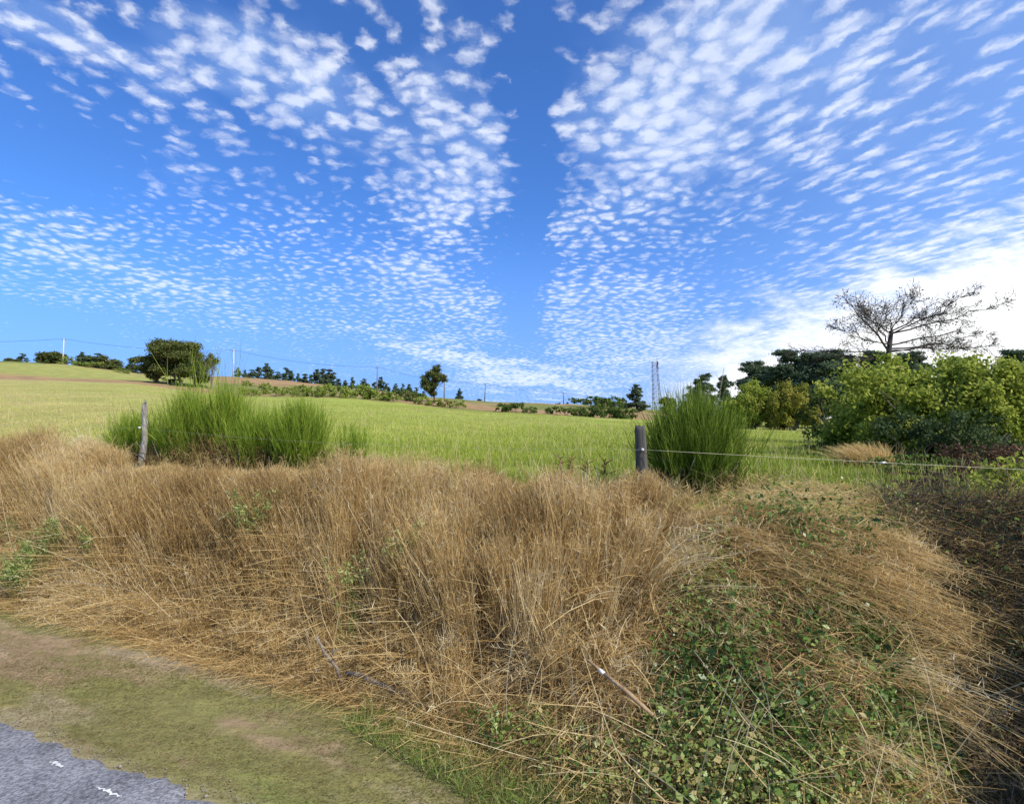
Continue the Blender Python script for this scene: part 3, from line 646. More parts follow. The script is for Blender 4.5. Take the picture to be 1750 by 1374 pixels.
def broom_mesh(seed, n, h, spread, width, side=8, tall=0):
    rng = rg(seed); bag = Bag()
    P = np.stack([rng.normal(0, .12 * spread, n), rng.normal(0, .10 * spread, n), np.zeros(n)], 1)
    az = rng.uniform(0, 2 * math.pi, n); ln = np.abs(rng.normal(0, .45, n)) * spread
    D = np.stack([np.cos(az) * ln, np.sin(az) * ln, np.ones(n)], 1)
    L = h * rng.uniform(.55, 1.05, n) * (1 - .18 * np.minimum(ln, 1.2)); 
    if tall: L[:tall] = h * rng.uniform(1.15, 1.5, tall); D[:tall, :2] *= .3
    bend = np.stack([-D[:, 0] * .15, -D[:, 1] * .15, .12 * ln], 1) + rng.normal(0, .05, (n, 3))
    tn = np.clip(rng.normal(.5, .2, n), 0, 1)
    pts = ribbons(bag, P, D, L, width * 1.3, bend, 4, rng, tn * .8, .5)
    for q_ in range(side):
        f = rng.uniform(.8, 3.95, n); i0 = np.floor(f).astype(int); fr = (f - i0)[:, None]; ar = np.arange(n)
        P0 = pts[ar, i0] * (1 - fr) + pts[ar, np.minimum(i0 + 1, 4)] * fr
        dd = unit(D) + rng.normal(0, .28, (n, 3)) + [0, 0, .35]
        ribbons(bag, P0, dd, L * rng.uniform(.12, .32, n), width, np.zeros((n, 3)) + [0, 0, .12], 2, rng, np.clip(tn + rng.normal(.08, .15, n) + .12 * (f / 4 - .4), 0, 1), .6)
    # brown stems at the base
    b2 = Bag(); m = max(8, n // 10); az = rng.uniform(0, 6.28, m); ln = rng.uniform(0, .7, m) * spread
    for i in range(m):
        d = np.array([math.cos(az[i]) * ln[i], math.sin(az[i]) * ln[i], 1.0]); d = d / np.linalg.norm(d); l = h * rng.uniform(.3, .55)
        tube(b2, [P[i], P[i] + d * l * .5 + rng.normal(0, .01, 3), P[i] + d * l], [.011, .008, .004], 4)
    return bag, b2
def broom(px, Y, seed, n, h, spread, label, width=.006, side=8, tall=0, mat=BROOM, group='broom bushes along the fence'):
    c = gpos(px, Y); e = empty('broom_bush', c, label, 'broom bush', group)
    b, b2 = broom_mesh(seed, n, h, spread, width, side, tall)
    b.build('foliage', mat, e); b2.build('stem', TWIG, e); return e
broom(232, 10.75, 401, 1100, 1.0, 1.35, 'light green broom bush behind the leaning left fence post')
broom(325, 10.2, 402, 1400, 1.3, 1.0, 'tallest broom bush, its thin sprays rising highest over the field', tall=26)
broom(385, 10.1, 403, 1000, 1.32, .75, 'narrow upright broom bush just right of the tallest sprays', tall=10)
broom(445, 9.6, 404, 1200, 1.08, 1.0, 'middling broom bush with brown heath around its foot')
broom(512, 9.2, 405, 1200, 1.15, .95, 'dark green broom bush at the right end of the long clump')
broom(602, 9.0, 406, 170, .85, .75, 'small sparse broom sprig standing alone right of the clump', side=7)
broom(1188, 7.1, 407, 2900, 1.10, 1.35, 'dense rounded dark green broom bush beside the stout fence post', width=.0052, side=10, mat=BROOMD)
# dry shoots that stand above the right-hand bush
def bare_shoots():
    rng = rg(410); c = gpos(1190, 8.1); e = empty('bare_sapling', c, 'thin leafless shoots standing behind the rounded broom bush', 'sapling'); b = Bag()
    for (px, top) in [(1142, 664), (1158, 662), (1180, 655), (1206, 672), (1218, 660), (1236, 630), (1150, 690), (1195, 668), (1172, 676)]:
        g = gpos(px, 8.1); p0 = np.array([g.x - c.x, 0, 0]) * np.array([.6, 1, 1]); p1 = np.array([g.x - c.x, rng.normal(0, .1), zpix(top, 8.1) - c.z])
        m = (p0 + p1) / 2 + rng.normal(0, .03, 3); tube(b, [p0, m, p1], [.009, .006, .003], 4)
        for k in range(7):
            f = rng.uniform(.35, .9); q = p0 + (p1 - p0) * f; tube(b, [q, q + np.array([rng.normal(0, .05), rng.normal(0, .05), rng.uniform(.06, .18)])], [.004, .002], 3)
    b.build('stem', TWIG, e)
bare_shoots()

def weed(px, py, h, n, seed, label, spread=.5):
    rng = rg(seed); c = hit(px, py - 15, .8); g = float(zg(c.x, c.y)); H = c.z - g + h * .6; b = Bag(); c.z = g
    az = rng.uniform(0, 6.28, n); ln = rng.uniform(.1, 1.0, n) * spread * h
    D = np.stack([np.cos(az) * ln, np.sin(az) * ln - .04, np.full(n, H)], 1)
    p = ribbons(b, rng.normal(0, .05, (n, 3)) * [1, 1, 0], D, H * rng.uniform(.7, 1.1, n), .006, np.stack([np.cos(az) * .12, np.sin(az) * .12, np.full(n, -.08)], 1), 6, rng, rng.random(n) * .6, .6)
    q = p[:, 3:, :].reshape(-1, 3); q = q[q[:, 2] > H - 1.15 * h]; q = np.repeat(q, 9, 0) + rng.normal(0, .03, (len(q) * 9, 3)); leaves(b, q, .05, rng, rng.random(len(q)), .3, .32)
    o = b.build('green_weed', WEED); o.location = c
    tag(o, label, 'weed', 'green weeds on the bank')
weed(437, 885, .36, 60, 421, 'pale green feathery weed in the dry grass right of the left post', .7)
weed(45, 985, .34, 70, 422, 'bushy green weed low on the bank at the left edge', .8)
weed(75, 945, .30, 50, 423, 'green weed in the dry grass between two others near the left edge', .7)
weed(113, 915, .26, 40, 424, 'small green weed highest of the three near the left edge', .6)
weed(22, 915, .22, 24, 425, 'tiny green sprout at the very left edge of the bank', .5)
weed(168, 930, .22, 30, 426, 'thin green weed below the left fence post', .5)
weed(685, 935, .28, 18, 427, 'slim green stem half hidden in the middle of the bank', .25)
weed(595, 985, .24, 16, 428, 'faint green sprig low in the middle left of the bank', .25)

# ------------------------------------------------------------------ fence
def fence_post(px, ytop, Y, r, lean, mat, seed, label, rough):
    rng = rg(seed); c = gpos(px, Y); zt = zpix(ytop, Y) - c.z; e = empty('fence_post', c, label, 'fence post', 'wooden posts of the field fence')
    b = Bag(); n = 26; h = np.linspace(-.35, zt, n); kk = 18
    pts = np.stack([lean * h + rough * .022 * np.sin(h * 6 + seed), .3 * lean * h, h], 1)
    th = np.arange(kk) * 2 * math.pi / kk
    rad = r * (1 + rough * (fbm(np.cos(th)[None] * 1.5 + h[:, None] * 2.2, np.sin(th)[None] * 1.5, seed) - .5) * 2)
    rad *= (1 - .06 * (h / zt))[:, None]; rad[-1] *= .90
    v = pts[:, None] + np.stack([np.cos(th) * rad, np.sin(th) * rad, np.zeros_like(rad)], -1)
    v[-1, :, 2] += rng.normal(0, .006, kk)
    i = np.arange(n - 1)[:, None] * kk; j = np.arange(kk)[None]; j2 = (j + 1) % kk
    q = np.stack([i + j, i + j2, i + kk + j2, i + kk + j], -1).reshape(-1, 4); v = np.concatenate([v.reshape(-1, 3), pts[-1:] + [[0, 0, -.004]]])
    jj = np.arange(kk); b.add(v, q, np.stack([(n - 1) * kk + jj, (n - 1) * kk + (jj + 1) % kk, np.full(kk, n * kk)], 1))
    b.build('post', mat, e, smooth=False); return e, c, zt
PA, ca, za = fence_post(241, 690, 10.0, .047, .030, POSTL, 431, 'thin knotty pale grey fence post leaning before the left broom', .55)
PB, cb, zb = fence_post(1099, 728, 6.6, .068, -.03, POSTW, 432, 'stout round dark grey fence post beside the dense broom bush', .10)
bi = Bag(); zi = zpix(731, 10.0) - ca.z
tube(bi, [(-.01, -.04, zi), (-.02, -.06, zi), (-.03, -.075, zi + .004)], [.012, .016, .010], 8); bi.build('insulator', PLASTIC, PA)
for k, (zz, dx_, rr) in enumerate([(zpix(656, 10) - ca.z - .33, .05, .02), (zpix(715, 10) - ca.z, .052, .022)]):
    bi = Bag(); tube(bi, [(0, 0, zz - .05), (dx_, -.02, zz), (dx_ * .8, -.02, zz + .05)], [.025, rr, .012], 6); bi.build('knot', POSTL, PA)
bi = Bag(); zi2 = zpix(768, 6.6) - cb.z
tube(bi, [(-.02, -.06, zi2), (-.02, -.09, zi2), (-.02, -.11, zi2)], [.014, .018, .012], 8); bi.build('insulator', PLASTIC, PB)
def span(bag, p, q, sag, r, n=24, k=4):
    t = np.linspace(0, 1, n)[:, None]; pts = np.array(p) * (1 - t) + np.array(q) * t; pts[:, 2] -= (4 * sag * t * (1 - t))[:, 0]; tube(bag, pts, r, k); return pts
pa = (ca.x - .03, ca.y - .075, ca.z + zi); pb = (cb.x - .02, cb.y - .10, cb.z + zi2)
b = Bag(); span(b, pa, pb, .10, .0009)
xl, yl = to_xy(6.6, 20.0); span(b, (xl, yl, 2.9), pa, .12, .0009)
tag(b.build('fence_wire', WIRE), 'thin wire strung between the two field fence posts', 'fence wire')
b = Bag(); xr_, yr_ = to_xy(6.55, -8.0); span(b, pb, (xr_, yr_, 1.9), .03, .0022)
o = b.build('fence_tape', TAPE); tag(o, 'pale fence tape running right from the stout post', 'fence tape')
q0 = ray(1545, 797); t_ = 5.45 / q0[1]; b = Bag(); box(b, (0, 0, 0), (.035, .012, .02)); tube(b, [(-.035, 0, 0), (.035, 0, 0)], .005, 6)
k_ = b.build('tape_connector', PLASTIC, o)
def on_seg(p, q, x):
    f = (x - p[0]) / (q[0] - p[0]); return (x, p[1] + (q[1] - p[1]) * f, p[2] + (q[2] - p[2]) * f - .12 * f * (1 - f))
k_.location = on_seg(pb, (xr_, yr_, 1.9), 3.62)

# ------------------------------------------------------------------ dead wood on the bank
def sticks():
    p0 = hit(588, 1160, .25); p1 = hit(566, 1095, .25); e = empty('dead_branch', p0, 'short forked dead branch standing out of the straw', 'branch'); b = Bag()
    top = np.array([p1.x - p0.x, -.02, zpix(1086, p0.y) - p0.z]); tube(b, [(0, 0.05, -.15), top * .3 + [.01, -.02, 0], top * .65 + [-.012, -.02, .0], top], [.018, .015, .013, .009], 7)
    tube(b, [top * .45, top * .6 + [.05, -.02, .03], top * .6 + [.12, -.03, .05]], [.014, .010, .004], 6); b.build('branch', DEADW, e)
    a0 = hit(592, 1150, .22); a1 = hit(712, 1190, .16); b = Bag(); m = (a0 + a1) / 2
    tube(b, [Vector((0, 0, 0)), (m - a0) * .5 + Vector((0, .01, .02)), (m - a0), (a1 - a0) * .78 + Vector((0, 0, -.01)), (a1 - a0)], [.022, .026, .022, .02, .014], 7)
    o = b.build('fallen_branch', DEADW); o.location = a0; tag(o, 'dark fallen branch lying low in the straw by the verge', 'branch')
    s0 = hit(1116, 1222, .30); s1 = hit(1003, 1126, .50); e = empty('broken_stake', s0, 'broken brown wooden stake with a white tip lying on the bank', 'wooden stake')
    d = np.array(s1 - s0); b = Bag(); tube(b, [d * 0, d * .35 + [.004, 0, .006], d * .72], [.013, .017, .014], 7); b.build('stake', STAKE, e)
    b = Bag(); tube(b, [d * .72, d * .80], [.0148, .0138], 7); b.build('white_band', PLASTIC, e)
    b = Bag(); tube(b, [d * .80, d * 1.0], [.013, .007], 7); b.build('tip', STAKE, e)
sticks()

def tuft(px, Y, seed, n, h, spread, mat, name, label, cat, tintc=.7, rr=.35):
    rng = rg(seed); c = gpos(px, Y); b = Bag(); x = rng.normal(0, rr, n); y = rng.normal(0, rr * .7, n)
    P = np.stack([x, y, zg(c.x + x, c.y + y) - c.z], 1); D = np.stack([x * spread + rng.normal(0, .2, n) - .35, y * spread + rng.normal(0, .2, n), np.ones(n)], 1)
    ribbons(b, P, D, h * rng.uniform(.5, 1.1, n), .009, np.stack([D[:, 0] * .3, D[:, 1] * .3, np.full(n, -.35)], 1), 4, rng, np.clip(rng.normal(tintc, .15, n), 0, 1), .6)
    o = b.build(name, mat); o.location = c; tag(o, label, cat)
tuft(1490, 10.8, 441, 1100, .72, .5, DRY, 'grass_tuft', 'tan tussock of dead grass drooping before the right thicket', 'grass tussock', .5, .2)
for i, (px, Y, h) in enumerate([(955, 7.5, .42), (975, 7.7, .36), (1000, 7.2, .40), (1030, 7.4, .45)]):
    rng = rg(445 + i); c = gpos(px, Y); b = Bag(); tube(b, [(0, 0, 0), (.02, 0, h * .6), (.03, .01, h)], [.006, .004, .002], 4)
    for k in range(26):
        zz = rng.uniform(.45, 1) * h; p = np.array([.02, 0, zz]); q = p + [rng.normal(0, .06), rng.normal(0, .06), rng.uniform(.01, .08)]; tube(b, [p, q], [.004, .006], 4)
    o = b.build('dock_stem', DRYRED); o.location = c
    tag(o, ['brown dead dock stem leftmost of those by the stout post', 'shortest brown dock stem left of the stout post', 'brown dock stem in the middle left of the stout post', 'tallest brown dock stem nearest to the stout post'][i], 'dock stem', 'dead dock stems by the fence')

# ------------------------------------------------------------------ trees
def tree(name, cat, loc, label, crown, wood, leafmat, woodmat=BARK, group=None):
    e = empty(name, loc, label, cat, group)
    if wood: wood.build('trunk', woodmat, e)
    if crown: crown.build('crown', leafmat, e)
    return e
def oak():
    rng = rg(501); Y = 112.0; c = gpos(300, Y); k = Y / F * .94
    e = empty('oak_tree', c, 'broad dark oak standing alone on the left skyline', 'tree')
    b = Bag()
    for (dx_, lx, r) in [(-38, -18, .3), (18, 5, .36), (34, 26, .26), (8, -6, .22)]:
        p0 = np.array([dx_ * k, rng.normal(0, .6), -.4]); p1 = np.array([lx * k, rng.normal(0, .8), 3.6]); m = (p0 + p1) / 2 + rng.normal(0, .2, 3)
        tube(b, [p0, m, p1], [r, r * .8, r * .5], 7, cap=False)
        for q in range(4): limb(b, rng, p1 * .8 + m * .2, rng.normal(0, .8, 3) + [0, 0, .5], 2.6, r * .4, 1, .6)
    b.build('trunk', BARK, e)
    bl = []
    spec = [(-12, 62, 20, 14), (8, 70, 22, 12), (28, 58, 18, 14), (-34, 44, 24, 13), (0, 48, 34, 16), (34, 40, 20, 16), (-56, 46, 20, 5), (-44, 30, 22, 10), (-10, 30, 24, 12), (24, 26, 22, 12), (44, 28, 14, 14), (-30, 58, 16, 9), (48, 46, 10, 10), (-62, 42, 12, 5), (14, 60, 24, 12), (-22, 22, 16, 8), (38, 12, 14, 10), (-38, 16, 10, 7)]
    for (x, z, rx, rz) in spec: bl.append(((x * k, rng.normal(0, 1.2), z * k + .2), (rx * k * 1.12, rx * k * 1.25, rz * k * 1.1)))
    crown_mesh(502, bl, .30, OAK, 1100, .75, .3, 14).build('crown', OAK, e)
    # half-bare tree on its right side
    c = gpos(362, 113); e = empty('bare_tree', c, 'thin half-bare tree against the right side of the oak', 'tree'); b = Bag(); tips = []
    tube(b, [(0, 0, -.3), (-.1, 0, 2), (.1, 0, 4)], [.2, .15, .1], 6, cap=False)
    for q in range(9): limb(b, rng, (0, 0, rng.uniform(1.2, 4)), rng.normal(0, .5, 3) + [0, 0, .9], 2.8, .07, 2, .5, 3, tips)
    b.build('trunk', TWIG, e); tp = np.array(tips); b = Bag(); p = np.repeat(tp, 2, 0) + rng.normal(0, .2, (len(tp) * 2, 3)); p = p[rng.random(len(p)) < .5]
    leaves(b, p, .22, rng, rng.random(len(p)), .2); b.build('crown', OAK, e)
oak()

def round_tree_mesh(seed, mat, w=3.0, h=4.0, leaf=.3, per=260, rag=.35, trunk=.18, low=.15):
    rng = rg(seed); bl = []
    for i in range(15):
        z = rng.uniform(low, .92); rw = math.sin(math.pi * min(max((z - low * .6) / (1.02 - low * .6), .05), .98)) ** .6
        a_ = rng.uniform(0, 6.28); rad = w * .5 * rw * rng.uniform(.2, .75); s_ = w * rng.uniform(.16, .30)
        bl.append(((math.cos(a_) * rad, math.sin(a_) * rad, z * h), (s_, s_, s_ * rng.uniform(.6, .9))))
    cb_ = crown_mesh(seed + 1, bl, leaf, mat, per); b = Bag(); tube(b, [(0, 0, -.4), (.05, 0, h * .4), (0, 0, h * .8)], [trunk, trunk * .7, trunk * .25], 6, cap=False)
    for q in range(6): limb(b, rng, (0, 0, h * rng.uniform(.15, .5)), rng.normal(0, .7, 3) + [0, 0, .7], h * .35, trunk * .35, 1, .5)
    return cb_, b
def pine_mesh(seed, h=8.0, w=4.0, bare=.25, leaf=.34, per=330, top=.16, layers=9):
    """a Scots pine or fir: whorls of flat needle clumps on side limbs, ragged outline"""
    rng = rg(seed); bl = []; b = Bag()
    tube(b, [(0, 0, -.5), (rng.normal(0, .08), 0, h * .5), (rng.normal(0, .12), 0, h * .97)], [h * .022, h * .016, h * .004], 6, cap=False)
    for i in range(layers):
        z = bare + (1 - bare) * (i + .3) / layers; rw = w * .5 * (top + (1 - top) * (1 - (z - bare) / (1 - bare)) ** .75) * rng.uniform(.7, 1.15)
        for q in range(rng.integers(3, 6)):
            a_ = rng.uniform(0, 6.28); rd = rw * rng.uniform(.35, .85); s_ = rw * rng.uniform(.32, .5) + .05 * w
            p = np.array([math.cos(a_) * rd, math.sin(a_) * rd, z * h + rng.normal(0, .02) * h + rd * .12]); bl.append((p, (s_, s_, s_ * rng.uniform(.42, .75))))
            tube(b, [(0, 0, z * h - .03 * h), p * [.5, .5, 1] - [0, 0, .01 * h], p], [h * .006, h * .004, h * .002], 4, cap=False)
    bl.append(((0, 0, h * .97), (w * .07, w * .07, h * .05)))
    return crown_mesh(seed + 1, bl, leaf, PINE, per, .5), b
def make_pair(fn, *a, leafmat, woodmat=BARK, **k):
    cr, wd = fn(*a, **k); return cr.build('crown', leafmat, link=False), wd.build('trunk', woodmat, link=False)
def plant(name, cat, px, Y, pair, label, hh, h0, wscale=1.0, group=None, base_drop=0.0, rot=0.0):
    c = gpos(px, Y); c.z -= base_drop; e = empty(name, c, label, cat, group); s = hh / h0; e.scale = (s * wscale, s * wscale, s); e.rotation_euler = (0, 0, rot)
    part('trunk', pair[1], e); part('crown', pair[0], e); return e
FIR = [make_pair(pine_mesh, 520 + i * 7, 8.0, 4.4 + .5 * (i % 3), .06, .42, 420, .14, 10, leafmat=PINE) for i in range(4)]
SCOTS = [make_pair(pine_mesh, 560 + i * 7, 9.0, 6.2, .20, .25, 1100, .55, 9, leafmat=PINE) for i in range(3)]
OAKS = [make_pair(round_tree_mesh, 590 + i * 7, OAK, 5.0, 5.0, .34, 520, leafmat=OAK) for i in range(3)]
rr = random.Random(3)
row = [(405, 627), (418, 625), (430, 628), (441, 626), (453, 624), (462, 623), (474, 629), (488, 632), (497, 635), (509, 631), (520, 637), (531, 638), (541, 634), (552, 635), (563, 636), (578, 643), (590, 644), (602, 646), (622, 649), (640, 647), (651, 648), (661, 650), (676, 654), (688, 658), (698, 653), (711, 662), (724, 668)]
for i, (px, top) in enumerate(row):
    Y = 200 + rr.uniform(-8, 25); g = gpos(px, Y); hh = (zpix(top, Y, px) - g.z)
    plant('fir_tree', 'tree', px, Y, FIR[i % 4], 'dark conifer in the long row on the skyline right of the oak', hh * rr.uniform(.82, 1.12), 8.0, rr.uniform(.75, 1.35), 'conifers in the skyline row', rot=rr.uniform(0, 6))
LEFT = [(20, 610, 'oak', 'tiny bushy tree furthest left on the skyline'), (37, 604, 'fir', 'small pointed tree second from the left on the skyline'), (80, 601, 'oak', 'rounded tree touching the left side of the pale pole'), (98, 599, 'oak', 'rounded tree directly behind the pale pole on the left skyline'),
        (138, 601, 'fir', 'taller dark conifer just right of the pale pole'), (150, 607, 'oak', 'bushy tree squeezed between two conifers right of the pale pole'), (166, 604, 'fir', 'second taller conifer right of the pale pole'), (189, 613, 'oak', 'low rounded tree midway between the pale pole and the oak'), (208, 624, 'oak', 'smallest bush on the skyline before the oak'), (224, 616, 'fir', 'small conifer left of the oak'), (240, 622, 'fir', 'lowest conifer tucked under the left edge of the oak')]
for i, (px, top, kd, lb) in enumerate(LEFT):
    Y = 185 + rr.uniform(0, 12); g = gpos(px, Y); hh = max(zpix(top, Y, px) - g.z, 1.0)
    plant('fir_tree' if kd == 'fir' else 'small_tree', 'tree', px, Y, FIR[i % 4] if kd == 'fir' else OAKS[i % 3], lb, hh, 8.0 if kd == 'fir' else 5.0, 1.3 if kd == 'fir' else 1.25, 'trees on the left skyline', rot=rr.uniform(0, 6))
# lone tree by the middle pole
def lone_tree():
    cr, wd = round_tree_mesh(611, OAK, 5.6, 7.6, .28, 800, low=.12); tree('lone_tree', 'tree', gpos(742, 118), 'ovate thin-crowned tree standing alone in the middle of the skyline', cr, wd, OAK)
lone_tree()
for (px, top, Y, nm, lb, p, h0, w) in [
    (785, 664, 185, 'fir_tree', 'small conifer right of the lone ovate tree', FIR[1], 8.0, 1.1), (820, 681, 185, 'small_tree', 'tiny shrub left of the fourth thin pole', OAKS[0], 5.0, 1.3), (954, 689, 185, 'small_tree', 'tiny tree left of the fifth thin pole', OAKS[1], 5.0, 1.4), (970, 687, 185, 'fir_tree', 'tiny tree right of the fifth thin pole', FIR[2], 8.0, 1.6), (1040, 688, 190, 'small_tree', 'small distant bush on the low middle rise', OAKS[2], 5.0, 1.5),
    (1088, 656, 128, 'fir_tree', 'ragged spreading conifer left of the lattice tower', FIR[0], 8.0, 1.55), (1140, 678, 150, 'small_tree', 'low bushy tree right of the lattice tower', OAKS[2], 5.0, 1.2),
    (1200, 642, 85, 'pine_tree', 'tall tufted pine behind the rounded broom bush', SCOTS[0], 9.0, 1.0), (1237, 644, 85, 'pine_tree', 'slender tufted pine at the right of its taller neighbour', SCOTS[1], 9.0, .6), (1186, 668, 88, 'pine_tree', 'short pine half hidden left of the tall tufted pine', SCOTS[2], 9.0, 1.0),
    (1296, 624, 70, 'pine_tree', 'flat-topped dark pine behind the yellowish round bushes', SCOTS[2], 9.0, 1.15), (1362, 604, 64, 'pine_tree', 'tallest dark pine left of the leafless tree', SCOTS[0], 9.0, 1.2), (1400, 606, 60, 'pine_tree', 'broad dark pine crowding the tallest pine', SCOTS[1], 9.0, 1.25), (1432, 606, 62, 'pine_tree', 'dark pine nearest left of the leafless tree', SCOTS[2], 9.0, 1.15), (1480, 608, 60, 'pine_tree', 'dark pine behind the trunk of the leafless tree', SCOTS[0], 9.0, 1.2), (1325, 640, 66, 'pine_tree', 'short dark pine filling the gap above the yellowish bushes', SCOTS[1], 9.0, 1.1), (1560, 606, 60, 'pine_tree', 'dark pine behind the thicket right of the leafless tree', SCOTS[1], 9.0, 1.2), (1640, 616, 62, 'pine_tree', 'dark pine rising little above the pale green thicket', SCOTS[2], 9.0, 1.2), (1730, 606, 58, 'pine_tree', 'dark pine at the right edge above the thicket', SCOTS[0], 9.0, 1.2)]:
    g = gpos(px, Y); hh = max(zpix(top, Y, px) - g.z, .8); plant(nm, 'tree', px, Y, p, lb, hh, h0, w, None, rot=rr.uniform(0, 6))

def bush_mesh(seed, mat, w, d, h, leaf, per, n=16, up=.3):
    rng = rg(seed); bl = []
    for i in range(n):
        a_ = rng.uniform(0, 6.28); rd = math.sqrt(rng.random()) * .78; z = rng.uniform(.15, .85) * math.sqrt(max(1 - rd * rd, .15)); s_ = rng.uniform(.16, .32)
        bl.append(((math.cos(a_) * rd * w / 2, math.sin(a_) * rd * d / 2, z * h), (s_ * w * .55, s_ * d * .55, s_ * h * .75)))
    b = Bag(); k = max(6, n // 2)
    for i in range(k):
        a_ = rng.uniform(0, 6.28); p = np.array([math.cos(a_) * w * .3, math.sin(a_) * d * .3, h * rng.uniform(.4, .65)]); tube(b, [p * [.15, .15, 0] - [0, 0, .1], p * [.5, .5, .55] + rng.normal(0, .03 * h, 3), p], [h * .016, h * .011, h * .004], 5, cap=False)
    return crown_mesh(seed + 1, bl, leaf, mat, per, .65, up), b
def bush(name, cat, px, Y, seed, mat, w, d, h, leaf, per, label, n=16, group=None, woodmat=TWIG):
    cr, wd = bush_mesh(seed, mat, w, d, h, leaf, per, n); e = empty(name, gpos(px, Y), label, cat, group)
    cr.build('foliage', mat, e); wd.build('stem', woodmat, e); return e
# two yellowish round trees at the end of the field
bush('round_bush', 'bush', 1284, 46, 631, LIME, 5.4, 4.6, 4.2, .15, 1300, 'left of two rounded yellow-green bushes at the field end', 54)
bush('round_bush', 'bush', 1352, 44, 633, RUST, 4.6, 4.2, 3.8, .15, 1300, 'right, more russet of two rounded bushes at the field end', 54)
# thicket on the right
bush('thicket_shrub', 'shrub', 1625, 13.2, 641, LIME, 5.0, 3.0, 2.75, .10, 3400, 'large pale yellow-green shrub forming the top of the right thicket', 46)
bush('thicket_shrub', 'shrub', 1528, 16.0, 643, LIME, 4.6, 3.2, 2.7, .11, 3000, 'pale green shrub under the leafless tree', 42)
bush('thicket_shrub', 'shrub', 1425, 21.0, 645, OAK, 2.6, 2.6, 2.6, .12, 1500, 'dull green shrub at the left end of the right thicket', 20)
bush('thicket_shrub', 'shrub', 1765, 12.2, 647, LIME, 3.4, 2.4, 2.6, .09, 3200, 'yellow-green leafy shrub cut by the right edge of the picture', 24)
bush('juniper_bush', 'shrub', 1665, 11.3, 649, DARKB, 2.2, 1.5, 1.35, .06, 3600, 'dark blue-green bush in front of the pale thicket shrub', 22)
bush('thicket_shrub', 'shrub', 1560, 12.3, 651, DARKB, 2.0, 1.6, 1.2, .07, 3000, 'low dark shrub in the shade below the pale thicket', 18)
bush('bramble_bush', 'bramble', 1412, 17.0, 653, BRAM, 1.7, 1.3, .62, .07, 2600, 'low bramble mound on the field edge left of the tan tussock', 14)
bush('bramble_bush', 'bramble', 1560, 9.2, 655, BRAM, 2.0, .9, .42, .06, 2800, 'dark bramble strip across the grass below the tan tussock', 16)
bush('bramble_bush', 'bramble', 1690, 9.2, 657, BROWNLEAF, 2.2, 1.3, .62, .05, 3600, 'withered brown bramble under the right thicket', 18)
bush('bramble_bush', 'bramble', 1640, 7.3, 659, BROWNLEAF, 2.0, 1.0, .34, .045, 3200, 'flat withered bramble on top of the bank at the right', 16)
# hedge carried on out of view: unseen shrubs added to shade the bank gully
for (X_, Y_, sd, lb) in [(6.3, 2.6, 661, 'unseen shrub nearest the road, added to shade the bank'), (5.2, 3.0, 665, 'unseen dense shrub beside the bank gully, added to shade it'), (7.6, 4.4, 663, 'unseen shrub beyond the bank, added for its shade')]:
    o_ = bush('thicket_shrub', 'shrub', 1700, 8.0, sd, OAK, 3.0, 2.8, 3.0, .10, 1500, lb, 26); o_.location = (X_, Y_, float(zg(X_, Y_)))

def frond_plant():
    rng = rg(671); c = gpos(1720, 6.2); e = empty('ash_sapling', c, 'bright green feathery-leaved sapling leaning in at the right edge', 'sapling'); b = Bag(); w = Bag()
    for k in range(9):
        d = np.array([rng.normal(-.1, .55), rng.normal(-.1, .3), rng.uniform(.25, .9)]); L = rng.uniform(.45, .8); t = np.linspace(0, 1, 12)[:, None]
        p = d * L * t + np.array([0, 0, -.35]) * L * t ** 2 + [0, 0, .1]; tube(w, np.concatenate([[[0, 0, -.1]], p]), np.linspace(.008, .002, 13), 4)
        q = np.repeat(p[3:], 6, 0) + rng.normal(0, .05, (len(p[3:]) * 6, 3)); leaves(b, q, .085, rng, np.clip(rng.normal(.6, .2, len(q)), 0, .9), .4, .4)
    w.build('stem', TWIG, e); b.build('foliage', LIME, e)
frond_plant()

